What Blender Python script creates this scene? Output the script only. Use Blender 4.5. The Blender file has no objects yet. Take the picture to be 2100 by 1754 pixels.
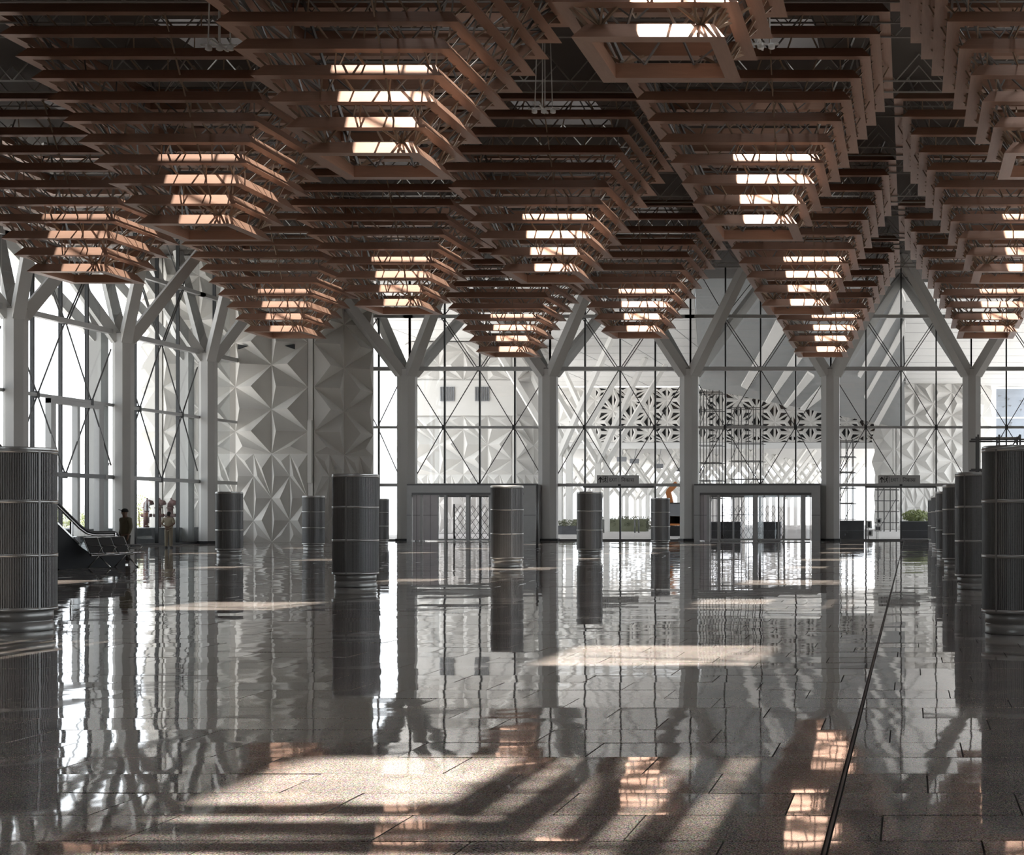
import bpy, bmesh, math, random
from mathutils import Vector, Matrix
random.seed(7)
# ------------------------------------------------------------------ camera, sky, sun, exposure
F, VX, VY, H = 2980.0, 1867.0, 1059.0, 1.57      # focal length (px), vanishing point, eye height
scene = bpy.context.scene
C = scene.collection
cd = bpy.data.cameras.new('camera'); cam = bpy.data.objects.new('camera', cd); C.objects.link(cam)
cam.location = (0, 0, H); cam.rotation_euler = (math.pi/2, 0, 0)
cd.sensor_fit = 'HORIZONTAL'; cd.sensor_width = 36.0; cd.lens = F/2100*36
cd.shift_x = -(VX-1050)/2100; cd.shift_y = (VY-877)/2100
cd.clip_start = 0.1; cd.clip_end = 2000
scene.camera = cam
world = bpy.data.worlds.new('hazy_sky'); scene.world = world; world.use_nodes = True
bgn = world.node_tree.nodes['Background']
bgn.inputs[0].default_value = (0.93, 0.965, 1.0, 1); bgn.inputs[1].default_value = 1.5
SUN = Vector((0.128, -0.240, -1.0))
sd = bpy.data.lights.new('sun', 'SUN'); sd.energy = 6.0; sd.angle = math.radians(0.9); sd.color = (1.0, 0.93, 0.84)
so = bpy.data.objects.new('sun', sd); C.objects.link(so); so.location = (-10, 60, 60)
so.rotation_euler = SUN.to_track_quat('-Z', 'Y').to_euler()
vs = scene.view_settings
vs.view_transform = 'Standard'; vs.look = 'None'; vs.gamma = 1.0; vs.use_curve_mapping = False
vs.exposure = 1.55
scene.cycles.max_bounces = 10; scene.cycles.diffuse_bounces = 5; scene.cycles.glossy_bounces = 5
scene.cycles.transparent_max_bounces = 24; scene.cycles.transmission_bounces = 4
scene.cycles.caustics_reflective = False; scene.cycles.caustics_refractive = False
scene.cycles.sample_clamp_indirect = 6.0

# ------------------------------------------------------------------ helpers
def px(x, y, d):
    return Vector(((x-VX)/F*d, d, H-(y-VY)/F*d))
def pX(x, d): return (x-VX)/F*d
def pZ(y, d): return H-(y-VY)/F*d

class MB:
    def __init__(s): s.v = []; s.f = []
    def quadbox(s, p):            # 8 points: bottom 4 ccw, top 4
        n = len(s.v); s.v += [tuple(q) for q in p]
        for f in ((3,2,1,0),(4,5,6,7),(0,1,5,4),(1,2,6,5),(2,3,7,6),(3,0,4,7)):
            s.f.append(tuple(n+i for i in f))
        return s
    def box(s, x0, x1, y0, y1, z0, z1):
        return s.quadbox([(x0,y0,z0),(x1,y0,z0),(x1,y1,z0),(x0,y1,z0),(x0,y0,z1),(x1,y0,z1),(x1,y1,z1),(x0,y1,z1)])
    def bar(s, p, q, w, h=None, w2=None, h2=None, up=(0,0,1)):
        p = Vector(p); q = Vector(q); h = h or w; w2 = w2 or w; h2 = h2 or h
        d = (q-p)
        if d.length < 1e-6: return s
        d.normalize(); up = Vector(up)
        if abs(d.dot(up)) > .98: up = Vector((0,1,0))
        a = d.cross(up).normalized(); b = a.cross(d).normalized()
        P = [p-a*w/2-b*h/2, p+a*w/2-b*h/2, p+a*w/2+b*h/2, p-a*w/2+b*h/2,
             q-a*w2/2-b*h2/2, q+a*w2/2-b*h2/2, q+a*w2/2+b*h2/2, q-a*w2/2+b*h2/2]
        return s.quadbox(P)
    def cyl(s, x, y, z0, z1, r, n=32, r1=None, caps=True):
        r1 = r if r1 is None else r1
        k = len(s.v)
        for i in range(n):
            a = 2*math.pi*i/n; s.v.append((x+r*math.cos(a), y+r*math.sin(a), z0))
        for i in range(n):
            a = 2*math.pi*i/n; s.v.append((x+r1*math.cos(a), y+r1*math.sin(a), z1))
        for i in range(n):
            j = (i+1) % n; s.f.append((k+i, k+j, k+n+j, k+n+i))
        if caps:
            s.f.append(tuple(k+i for i in reversed(range(n)))); s.f.append(tuple(k+n+i for i in range(n)))
        return s
    def lathe(s, x, y, prof, n=32):
        k = len(s.v)
        for (r, z) in prof:
            for i in range(n):
                a = 2*math.pi*i/n; s.v.append((x+r*math.cos(a), y+r*math.sin(a), z))
        for m in range(len(prof)-1):
            for i in range(n):
                j = (i+1) % n; s.f.append((k+m*n+i, k+m*n+j, k+(m+1)*n+j, k+(m+1)*n+i))
        s.f.append(tuple(k+i for i in reversed(range(n))))
        s.f.append(tuple(k+(len(prof)-1)*n+i for i in range(n)))
        return s
    def tube(s, pts, r, n=8, rs=None):
        pts = [Vector(p) for p in pts]; k = len(s.v); m = len(pts); ref = None
        for i, p in enumerate(pts):
            d = (pts[min(i+1,m-1)]-pts[max(i-1,0)]).normalized()
            if ref is None: ref = Vector((0,0,1)) if abs(d.z) < .9 else Vector((0,1,0))
            a = d.cross(ref).normalized(); b = a.cross(d).normalized(); ref = b
            rr = rs[i] if rs else r
            for j in range(n):
                t = 2*math.pi*j/n; s.v.append(tuple(p+a*rr*math.cos(t)+b*rr*math.sin(t)))
        for i in range(m-1):
            for j in range(n):
                j2 = (j+1) % n; s.f.append((k+i*n+j, k+i*n+j2, k+(i+1)*n+j2, k+(i+1)*n+j))
        s.f.append(tuple(k+j for j in reversed(range(n)))); s.f.append(tuple(k+(m-1)*n+j for j in range(n)))
        return s
    def prism(s, poly, z0, z1):
        k = len(s.v); n = len(poly)
        s.v += [(x,y,z0) for x,y in poly]+[(x,y,z1) for x,y in poly]
        for i in range(n):
            j = (i+1) % n; s.f.append((k+i,k+j,k+n+j,k+n+i))
        s.f.append(tuple(k+i for i in reversed(range(n)))); s.f.append(tuple(k+n+i for i in range(n)))
        return s
    def extr(s, poly, axis, a0, a1):   # poly in the two other axes, extruded along axis
        k = len(s.v); n = len(poly)
        def mk(p, a):
            return {'x': (a,p[0],p[1]), 'y': (p[0],a,p[1]), 'z': (p[0],p[1],a)}[axis]
        s.v += [mk(p,a0) for p in poly]+[mk(p,a1) for p in poly]
        for i in range(n):
            j = (i+1) % n; s.f.append((k+i,k+j,k+n+j,k+n+i))
        s.f.append(tuple(k+i for i in reversed(range(n)))); s.f.append(tuple(k+n+i for i in range(n)))
        return s
    def face(s, pts):
        k = len(s.v); s.v += [tuple(p) for p in pts]; s.f.append(tuple(range(k, k+len(pts)))); return s
    def mesh(s, name, m, smooth=False, fix=True):
        me = bpy.data.meshes.new(name); me.from_pydata(s.v, [], s.f); 
        if fix:
            bm = bmesh.new(); bm.from_mesh(me); bmesh.ops.recalc_face_normals(bm, faces=bm.faces); bm.to_mesh(me); bm.free()
        if smooth:
            for p in me.polygons: p.use_smooth = len(p.vertices) == 4
        me.materials.append(m); me.update(); return me
    def build(s, name, m, parent=None, smooth=False, fix=True):
        return obj(name, s.mesh(name, m, smooth, fix), parent)
def obj(name, me, parent=None, loc=None, rz=0):
    o = bpy.data.objects.new(name, me); C.objects.link(o)
    if parent is not None: o.parent = parent
    if loc is not None: o.location = loc
    if rz: o.rotation_euler.z = rz
    return o
def empty(name, loc=(0,0,0), parent=None):
    o = bpy.data.objects.new(name, None); C.objects.link(o); o.location = loc; o.empty_display_size = .3
    if parent is not None: o.parent = parent
    return o
def tag(o, label=None, cat=None, group=None, kind=None):
    if label: o['label'] = label
    if cat: o['category'] = cat
    if group: o['group'] = group
    if kind: o['kind'] = kind
    return o
def copy_tree(o, parent=None):
    c = o.copy(); C.objects.link(c); c.parent = parent
    for ch in list(o.children): copy_tree(ch, c)
    return c

# ------------------------------------------------------------------ materials (all procedural)
def mat(name, col, rough=.6, metal=0., var=.08, scale=3., bump=0., bscale=40., spec=.5, coords='Object', dist=.01):
    m = bpy.data.materials.new(name); m.use_nodes = True; nt = m.node_tree; b = nt.nodes['Principled BSDF']
    b.inputs['Roughness'].default_value = rough; b.inputs['Metallic'].default_value = metal
    b.inputs['Specular IOR Level'].default_value = spec
    tc = nt.nodes.new('ShaderNodeTexCoord')
    nz = nt.nodes.new('ShaderNodeTexNoise'); nz.inputs['Scale'].default_value = scale; nz.inputs['Detail'].default_value = 4
    nt.links.new(tc.outputs[coords], nz.inputs['Vector'])
    mx = nt.nodes.new('ShaderNodeMix'); mx.data_type = 'RGBA'
    mx.inputs[6].default_value = tuple(c*(1-var) for c in col)+(1,); mx.inputs[7].default_value = tuple(min(1,c*(1+var)) for c in col)+(1,)
    nt.links.new(nz.outputs['Fac'], mx.inputs[0]); nt.links.new(mx.outputs[2], b.inputs['Base Color'])
    if bump:
        n2 = nt.nodes.new('ShaderNodeTexNoise'); n2.inputs['Scale'].default_value = bscale
        nt.links.new(tc.outputs[coords], n2.inputs['Vector'])
        bp = nt.nodes.new('ShaderNodeBump'); bp.inputs['Strength'].default_value = bump; bp.inputs['Distance'].default_value = dist
        nt.links.new(n2.outputs['Fac'], bp.inputs['Height']); nt.links.new(bp.outputs[0], b.inputs['Normal'])
    return m
def glass_mat(name, tint, refl=1.0):
    m = bpy.data.materials.new(name); m.use_nodes = True; nt = m.node_tree; nt.nodes.clear()
    out = nt.nodes.new('ShaderNodeOutputMaterial'); tr = nt.nodes.new('ShaderNodeBsdfTransparent'); gl = nt.nodes.new('ShaderNodeBsdfGlossy')
    tr.inputs[0].default_value = tint+(1,); gl.inputs['Roughness'].default_value = .0; gl.inputs[0].default_value = (.9,.95,.95,1)
    lw = nt.nodes.new('ShaderNodeLayerWeight'); lw.inputs[0].default_value = .5      # facing: 1 - |cos|, the same from both sides of a thin pane
    pw = nt.nodes.new('ShaderNodeMath'); pw.operation = 'POWER'; pw.inputs[1].default_value = 5; nt.links.new(lw.outputs['Facing'], pw.inputs[0])
    mu = nt.nodes.new('ShaderNodeMath'); mu.operation = 'MULTIPLY_ADD'; mu.inputs[1].default_value = .96*refl; mu.inputs[2].default_value = .04*refl; mu.use_clamp = True
    mx = nt.nodes.new('ShaderNodeMixShader')
    nt.links.new(pw.outputs[0], mu.inputs[0]); nt.links.new(mu.outputs[0], mx.inputs[0])
    nt.links.new(tr.outputs[0], mx.inputs[1]); nt.links.new(gl.outputs[0], mx.inputs[2]); nt.links.new(mx.outputs[0], out.inputs[0])
    return m
def granite(name):
    m = bpy.data.materials.new(name); m.use_nodes = True; nt = m.node_tree; b = nt.nodes['Principled BSDF']; L = nt.links.new
    b.inputs['Roughness'].default_value = .03; b.inputs['IOR'].default_value = 1.6; b.inputs['Specular IOR Level'].default_value = .5
    geo = nt.nodes.new('ShaderNodeNewGeometry')
    n1 = nt.nodes.new('ShaderNodeTexNoise'); n1.inputs['Scale'].default_value = 110; n1.inputs['Detail'].default_value = 3
    n2 = nt.nodes.new('ShaderNodeTexNoise'); n2.inputs['Scale'].default_value = 1.3; n2.inputs['Detail'].default_value = 4
    v = nt.nodes.new('ShaderNodeTexVoronoi'); v.inputs['Scale'].default_value = 70
    for n in (n1, n2, v): L(geo.outputs['Position'], n.inputs['Vector'])
    r = nt.nodes.new('ShaderNodeValToRGB'); e = r.color_ramp.elements
    e[0].position = .36; e[0].color = (.07,.055,.047,1); e[1].position = .62; e[1].color = (.58,.48,.40,1)
    L(n1.outputs['Fac'], r.inputs[0])
    r2 = nt.nodes.new('ShaderNodeValToRGB'); e = r2.color_ramp.elements
    e[0].position = .3; e[0].color = (.62,.62,.64,1); e[1].position = .75; e[1].color = (1.1,1.05,1.0,1); L(n2.outputs['Fac'], r2.inputs[0])
    mx = nt.nodes.new('ShaderNodeMix'); mx.data_type = 'RGBA'; mx.blend_type = 'MULTIPLY'; mx.inputs[0].default_value = 1
    L(r.outputs[0], mx.inputs[6]); L(r2.outputs[0], mx.inputs[7])
    m3 = nt.nodes.new('ShaderNodeMix'); m3.data_type = 'RGBA'; m3.blend_type = 'OVERLAY'; m3.inputs[0].default_value = .35
    L(mx.outputs[2], m3.inputs[6]); L(v.outputs['Color'], m3.inputs[7])
    hs = nt.nodes.new('ShaderNodeHueSaturation'); hs.inputs['Saturation'].default_value = .6; L(m3.outputs[2], hs.inputs['Color'])
    L(hs.outputs[0], b.inputs['Base Color'])
    n4 = nt.nodes.new('ShaderNodeTexNoise'); n4.inputs['Scale'].default_value = 1.6; n4.inputs['Detail'].default_value = 1.5
    L(geo.outputs['Position'], n4.inputs['Vector'])
    bp = nt.nodes.new('ShaderNodeBump'); bp.inputs['Strength'].default_value = 1; bp.inputs['Distance'].default_value = .0015
    L(n4.outputs['Fac'], bp.inputs['Height']); L(bp.outputs[0], b.inputs['Normal'])
    return m
def ribbed(name, col, rough, metal):
    """perforated sheet: small holes as a fine dark dot pattern"""
    m = bpy.data.materials.new(name); m.use_nodes = True; nt = m.node_tree; b = nt.nodes['Principled BSDF']; L = nt.links.new
    b.inputs['Roughness'].default_value = rough; b.inputs['Metallic'].default_value = metal
    tc = nt.nodes.new('ShaderNodeTexCoord')
    v = nt.nodes.new('ShaderNodeTexVoronoi'); v.inputs['Scale'].default_value = 60; v.inputs['Randomness'].default_value = .15
    L(tc.outputs['Object'], v.inputs['Vector'])
    r = nt.nodes.new('ShaderNodeValToRGB'); e = r.color_ramp.elements
    e[0].position = .28; e[0].color = (col[0]*.12,col[1]*.12,col[2]*.12,1); e[1].position = .36; e[1].color = tuple(col)+(1,)
    L(v.outputs['Distance'], r.inputs[0]); L(r.outputs[0], b.inputs['Base Color'])
    return m
def copper_mat(name, col, rough):
    """anodised copper-coloured expanded metal with slight streaks along the blade"""
    m = bpy.data.materials.new(name); m.use_nodes = True; nt = m.node_tree; b = nt.nodes['Principled BSDF']; L = nt.links.new
    b.inputs['Metallic'].default_value = .5; b.inputs['Roughness'].default_value = rough
    tc = nt.nodes.new('ShaderNodeTexCoord'); oi = nt.nodes.new('ShaderNodeObjectInfo')
    mp = nt.nodes.new('ShaderNodeMapping'); mp.inputs['Scale'].default_value = (.6, 6, 6); L(tc.outputs['Object'], mp.inputs[0])
    nz = nt.nodes.new('ShaderNodeTexNoise'); nz.inputs['Scale'].default_value = 3; nz.inputs['Detail'].default_value = 3; L(mp.outputs[0], nz.inputs['Vector'])
    ad = nt.nodes.new('ShaderNodeMath'); ad.operation = 'MULTIPLY_ADD'; ad.inputs[1].default_value = .35; L(oi.outputs['Random'], ad.inputs[0]); L(nz.outputs['Fac'], ad.inputs[2])
    mx = nt.nodes.new('ShaderNodeMix'); mx.data_type = 'RGBA'
    mx.inputs[6].default_value = tuple(c*.82 for c in col)+(1,); mx.inputs[7].default_value = tuple(min(1,c*1.15) for c in col)+(1,)
    L(ad.outputs[0], mx.inputs[0]); L(mx.outputs[2], b.inputs['Base Color'])
    wv = nt.nodes.new('ShaderNodeTexVoronoi'); wv.inputs['Scale'].default_value = 45; wv.inputs['Randomness'].default_value = .1; L(tc.outputs['Object'], wv.inputs['Vector'])
    bp = nt.nodes.new('ShaderNodeBump'); bp.inputs['Strength'].default_value = .25; bp.inputs['Distance'].default_value = .004
    L(wv.outputs['Distance'], bp.inputs['Height']); L(bp.outputs[0], b.inputs['Normal'])
    return m
M = {}
M['granite'] = granite('polished_granite')
M['joint'] = mat('floor_joint', (.02,.02,.02), .7)
M['copper'] = copper_mat('copper_blade', (.37,.222,.158), .40)
M['bronze'] = mat('bronze_strut', (.30,.22,.16), .45, .5)
M['steel'] = mat('grey_steel', (.20,.19,.18), .5, .3)
M['deck'] = mat('dark_roof_deck', (.075,.063,.055), .8, var=.25, scale=.5)
M['joist'] = mat('pale_joist', (.34,.32,.29), .6)
M['shaft'] = mat('skylight_lining', (.10,.085,.07), .8)
M['column'] = mat('column_paint', (.54,.535,.515), .55, var=.05, scale=.7)
M['frame'] = mat('mullion_black', (.035,.037,.038), .45)
M['alu'] = mat('grey_aluminium', (.46,.465,.46), .45, .15)
M['alu_dark'] = mat('dark_aluminium', (.14,.14,.14), .4, .4)
M['rod'] = mat('brace_rod_steel', (.10,.10,.10), .4, .6)
M['glass'] = glass_mat('facade_glass', (.885,.895,.90))
M['door_glass'] = glass_mat('door_glass', (.86,.86,.87))
M['relief'] = mat('relief_panel_stone', (.60,.585,.55), .75, var=.06, scale=1.5, bump=.15, bscale=30)
M['relief_far'] = mat('relief_panel_white', (.60,.59,.57), .8, var=.05, scale=.8)
M['hole'] = mat('dark_void', (.03,.032,.035), .9)
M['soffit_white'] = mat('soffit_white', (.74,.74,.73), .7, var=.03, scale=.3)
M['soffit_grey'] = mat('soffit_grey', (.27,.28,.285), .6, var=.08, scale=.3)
M['white'] = mat('white_painted_steel', (.78,.775,.755), .6, var=.03)
M['paving'] = mat('outdoor_paving', (.48,.465,.455), .85, var=.12, scale=.4)
M['concrete'] = mat('concrete_wall', (.33,.32,.31), .8, var=.1, scale=.6)
M['kerb'] = mat('grey_granite_kerb', (.25,.26,.27), .5, var=.15, scale=4)
M['drum'] = ribbed('perforated_steel', (.26,.26,.265), .5, .6)
M['drum_rib'] = mat('drum_rib_steel', (.31,.31,.31), .5, .6, var=.1, scale=8)
M['drum_band'] = mat('drum_band_steel', (.46,.46,.45), .32, .8, var=.05)
M['plinth'] = mat('drum_plinth_steel', (.36,.36,.35), .38, .6)
M['black'] = mat('black_rubber', (.012,.012,.013), .5)
M['sign'] = mat('sign_grey', (.5,.5,.49), .5)
M['ink'] = mat('sign_lettering', (.015,.015,.015), .6)
M['chrome'] = mat('brushed_steel', (.55,.55,.54), .25, .95)
M['seat'] = mat('seat_black', (.02,.02,.02), .5)
M['skirt'] = mat('escalator_panel', (.022,.024,.027), .6, 0., spec=.15)
M['hedge'] = mat('hedge_leaf', (.17,.18,.12), .8, var=.4, scale=20)
M['leaf'] = mat('shrub_leaf', (.33,.38,.16), .7, var=.3, scale=10)
M['bark'] = mat('bark', (.16,.12,.09), .9)
M['planter'] = mat('dark_planter_stone', (.06,.062,.07), .4, var=.2, scale=3)
M['hydrant'] = mat('hydrant_red_brown', (.13,.065,.06), .5)
M['orange'] = mat('machine_orange', (.55,.20,.06), .5)
M['skin'] = mat('skin', (.16,.09,.06), .6)
M['khaki'] = mat('khaki_cloth', (.36,.31,.23), .85)
M['trouser'] = mat('khaki_trouser', (.27,.23,.17), .85)
M['olive'] = mat('olive_cloth', (.11,.095,.06), .85)
M['darkcloth'] = mat('dark_cloth', (.04,.036,.03), .85)
M['hair'] = mat('black_hair', (.012,.011,.01), .7)
M['panelpink'] = mat('pale_panel', (.56,.53,.54), .5)
M['louvre'] = mat('louvre_grey', (.22,.23,.25), .6)

# ------------------------------------------------------------------ grid of the hall
GX, GY = -5.1, 29.7                 # a grid node; bays are 9 m
def cx(k): return GX-9*k
def cy(n): return GY+9*n
ROOF = 17.5; FY = 93.2; WX = -41.1; XR = 21.9; YR = -25.0

# ------------------------------------------------------------------ floor: slab + tiles
floor = MB().box(WX, XR, YR, FY, -.5, -.012).build('floor', M['joint']); tag(floor, kind='structure')
TW, TD, GAP = 1.22, .61, .010
JX = -.40                                  # expansion joint runs at this x
tile_me = MB().box(-TW/2+GAP/2, TW/2-GAP/2, -TD/2+GAP/2, TD/2-GAP/2, -.03, 0).mesh('tile', M['granite'])
tiles = []
rows = int((FY-.4-YR)/TD)
for r in range(rows):
    yc = YR+.3+TD*(r+.5)
    for side in (-1, 1):
        off = (r*7 % 5)*.244-TW if side < 0 else (r*3 % 5)*.244-TW
        i = 0
        while True:
            xc = JX+side*(.012+TW*(i+.5)+off)
            if xc-TW/2 < WX+.2 or xc+TW/2 > XR: break
            lo, hi = xc-TW/2, xc+TW/2
            if side < 0: hi = min(hi, JX-.012)
            else: lo = max(lo, JX+.012)
            if hi-lo > .05: tiles.append(((lo+hi)/2, yc, hi-lo))
            i += 1
def seen(t):
    x, y = t[:2]
    if y < 5.5: return False
    u = VX+F*x/y; return -200 < u < 2300
near = sorted([t for t in tiles if seen(t)], key=lambda t: t[1])[:300]
nearset = set(near)
TILT = .0026
cut_me = {}
for (x, y, w) in near:
    me_ = tile_me
    if w < TW-.01:
        kw = round(w, 3)
        if kw not in cut_me: cut_me[kw] = MB().box(-w/2+GAP/2, w/2-GAP/2, -TD/2+GAP/2, TD/2-GAP/2, -.03, 0).mesh('tile', M['granite'])
        me_ = cut_me[kw]
    o = obj('tile', me_, floor, (x, y, random.uniform(-.0006, .0006)))
    o.rotation_euler = (random.gauss(0, TILT), random.gauss(0, TILT*.8), 0)
mb = MB()
for (x, y, w) in tiles:
    if (x, y, w) in nearset: continue
    a, b = random.gauss(0, TILT), random.gauss(0, TILT*.8); dz = random.uniform(-.0006, .0006)
    hx, hy = w/2-GAP/2, TD/2-GAP/2
    q = [(x+sx*hx, y+sy*hy, dz+a*sy*hy-b*sx*hx) for sx, sy in ((-1,-1),(1,-1),(1,1),(-1,1))]
    k = len(mb.v); mb.v += q+[(p[0],p[1],-.02) for p in q]
    mb.f += [(k,k+1,k+2,k+3)]+[(k+i,k+4+i,k+4+(i+1)%4,k+(i+1)%4) for i in range(4)]
o = mb.build('tile_field', M['granite'], floor, fix=False); tag(o, kind='stuff')
o = MB().box(JX-.007, JX+.007, YR, FY-.4, -.02, .002).build('expansion_strip', M['black'], floor)
# ------------------------------------------------------------------ ground outside
g = MB().face([(-600,-60,-.6),(600,-60,-.6),(600,900,-.6),(-600,900,-.6)]).build('ground', M['paving']); tag(g, kind='structure')
p = MB().box(WX-10, 40, FY+.35, 300, -.6, -.03).build('pavement', M['paving']); tag(p, kind='structure')

# ------------------------------------------------------------------ roof with a skylight over every bay
KS, NS = range(3, -3, -1), range(-5, 7)
def hole(k, n):                     # skylight opening of a bay, relative to the bay centre
    return (-1.25, 2.0, -1.15, 2.38) if (k+n) % 2 == 0 else (-1.35, 1.2, -1.2, 1.55)
mb = MB()
x0, x1, y0, y1 = -54.6, XR+.6, YR-.5, 97.2
T0, T1 = ROOF, ROOF+1.6
xa_, xb_ = cx(3)-4.5, cx(-2)+4.5; ya_, yb_ = cy(-5)-4.5, cy(6)+4.5
mb.box(x0, xa_, y0, y1, T0, T1); mb.box(xb_, x1, y0, y1, T0, T1)
mb.box(xa_, xb_, y0, ya_, T0, T1); mb.box(xa_, xb_, yb_, y1, T0, T1)
for n in NS:
    for k in KS:
        X, Y = cx(k), cy(n); l, r, f, b = hole(k, n)
        mb.box(X-4.5, X+l, Y-4.5, Y+4.5, T0, T1); mb.box(X+r, X+4.5, Y-4.5, Y+4.5, T0, T1)
        mb.box(X+l, X+r, Y-4.5, Y+f, T0, T1); mb.box(X+l, X+r, Y+b, Y+4.5, T0, T1)
ceil = mb.build('ceiling', M['deck'], fix=False); tag(ceil, kind='structure')
# skylight curbs and glazing bars
for n in NS:
    for k in KS:
        X, Y = cx(k), cy(n); l, r, f, b = hole(k, n); l += X; r += X; f += Y; b += Y
        sk = MB()
        sk.box(l-.1, l, f-.1, b+.1, ROOF+1.6, ROOF+1.85); sk.box(r, r+.1, f-.1, b+.1, ROOF+1.6, ROOF+1.85)
        sk.box(l, r, f-.1, f, ROOF+1.6, ROOF+1.85); sk.box(l, r, b, b+.1, ROOF+1.6, ROOF+1.85)
        sk.bar((l, Y+.35, ROOF+1.7), (r, Y-.5, ROOF+1.7), .09)
        sk.bar((X+.5, f, ROOF+1.7), (X+.9, b, ROOF+1.7), .09)
        sk.build('skylight_curb', M['shaft'], ceil)
# roof joists with zigzag webs
jn = 0
for n in range(0, 7):
    for dy in (-3.6, -2.3, 2.3, 3.6):
        y = cy(n)+dy
        if y < 30: continue
        jo = empty('roof_joist', (0, y, ROOF))
        w = MB(); a, b = -40.5, 12.0
        w.bar((a,0,-.95), (b,0,-.95), .05); 
        w.build('bottom_chord', M['joist'], jo)
        w = MB(); x = a; up = False
        while x < b:
            w.bar((x,0,-.95 if not up else -.02), (x+.8,0,-.02 if not up else -.95), .035); x += .8; up = not up
        w.build('web', M['joist'], jo)
        tag(jo, 'thin pale zigzag roof joist under the dark roof deck', 'roof joist', 'zigzag roof joists under the deck')
# walls that close the hall outside the frame
wr = MB().box(XR, XR+.5, YR, 2, 0, ROOF).box(XR, XR+.5, 65, FY+.5, 0, ROOF).box(XR, XR+.5, 2, 65, 8.5, ROOF).box(XR, XR+.5, 2, 65, 0, .9).build('wall_right', M['concrete']); tag(wr, kind='structure')
for i in range(15):                       # unseen window band, added to light the drums from the right
    ya = 2+i*4.5
    MB().box(XR+.1, XR+.4, ya-.15, ya+.15, .9, 8.5).build('mullion', M['column'], wr)
    if i < 14: MB().box(XR+.24, XR+.26, ya+.15, ya+4.35, .9, 8.5).build('pane', M['glass'], wr)
wr = MB().box(WX-.5, -24, YR-.5, YR, 0, ROOF).box(-12, XR+.5, YR-.5, YR, 0, ROOF).box(-24, -12, YR-.5, YR, 5, ROOF).build('wall_rear', M['concrete']); tag(wr, kind='structure')
MB().box(-24, -12, YR-.27, YR-.25, 0, 5).build('pane', M['glass'], wr)  # unseen glazed opening, added to let light in from behind the camera
for i in range(5): MB().box(-24+3*i-.1, -24+3*i+.1, YR-.4, YR-.1, 0, 5).build('mullion', M['column'], wr)
tag(MB().box(WX-.5, WX, YR, 56.5, 0, ROOF).build('wall_left', M['concrete']), kind='structure')

# ------------------------------------------------------------------ copper pyramids
NR, A0, DA, Z0, DZ = 11, 1.49, .3005, 10.88, .57
BT, BI, BH = .24, .33, .33          # blade: top inset, inner inset, height
blade_me = []
for k in range(NR):
    a = A0+DA*k
    prof = [(0,0),(BI,0),(BI,BH*.93),(BT+.03,BH),(BT,BH)]
    mb = MB()
    for (i, z) in prof: mb.v.append((-(a-i), -(a-i), z))
    for (i, z) in prof: mb.v.append(((a-i), -(a-i), z))
    n = len(prof)
    for i in range(n):
        j = (i+1) % n; mb.f.append((i, j, n+j, n+i))
    mb.f.append(tuple(reversed(range(n)))); mb.f.append(tuple(range(n, 2*n)))
    blade_me.append(mb.mesh('blade', M['copper']))
# struts of one face (front, -Y), shared by all faces by rotation
mb = MB(); rs = random.Random(3)
for k in range(NR-1):
    a, b = A0+DA*k, A0+DA*(k+1); zt, zb = Z0+DZ*k+BH-.02, Z0+DZ*(k+1)+.03
    ia, ib = a-BT-.04, b-BI+.06
    n = 4+(k+1)//2
    if k == 0:
        for s in (-1, 1):
            for j, dx in enumerate((-.42, -.12, .18, .45)):
                mb.bar((s*(a-.5), -ia, zt), (s*(a-.5)+s*dx, -ib, zb), .045, .06)
        continue
    for i in range(n):
        t = -.86+1.72*i/(n-1); ln = .16 if (i+k) % 2 else -.16
        if i in (0, n-1): ln = 0
        mb.bar((t*a*.96, -ia, zt), (t*a*.96+ln, -ib, zb), .035, .05)
# a hanger rod that runs through all the rings
mb.bar((.62*A0, -(A0-.12), Z0+BH), (.62*A0-.06, -(A0+DA*(NR-1)-.12), Z0+DZ*(NR-1)), .04)
strut_me = mb.mesh('strut_lattice', M['bronze'])
# inner truss of grey steel, one face
mb = MB()
for k in range(0, NR-1, 2):
    a, b = A0+DA*k-.45, A0+DA*min(k+2,NR-1)-.45; za, zb = Z0+DZ*k+.25, Z0+DZ*min(k+2,NR-1)+.25
    mb.bar((-b,-b,zb), (b,-b,zb), .06)
    m_ = 2+k//4
    for i in range(m_):
        t0 = -1+2*i/m_; t1 = -1+2*(i+.5)/m_; t2 = -1+2*(i+1)/m_
        mb.bar((t0*b,-b,zb), (t1*a,-a,za), .04); mb.bar((t1*a,-a,za), (t2*b,-b,zb), .04)
truss_me = mb.mesh('inner_truss', M['steel'])
mb = MB()
for s in (-1, 1):
    for q in (-1, 1):
        mb.bar((s*(A0-.5), q*(A0-.5), Z0+.3), (s*(A0+DA*(NR-1)-.5), q*(A0+DA*(NR-1)-.5), ROOF), .07)
corner_me = mb.mesh('corner_post', M['steel'])
def make_pyramid():
    t = empty('copper_pyramid')
    for k in range(NR):
        r = empty('ring', (0, 0, Z0+DZ*k), t)
        for j in range(4): obj('blade', blade_me[k], r, (0,0,0), j*math.pi/2)
    for j in range(4):
        tag(obj('strut_lattice', strut_me, t, (0,0,0), j*math.pi/2), kind='stuff')
        tag(obj('inner_truss', truss_me, t, (0,0,0), j*math.pi/2), kind='stuff')
    obj('corner_posts', corner_me, t)
    return t
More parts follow.
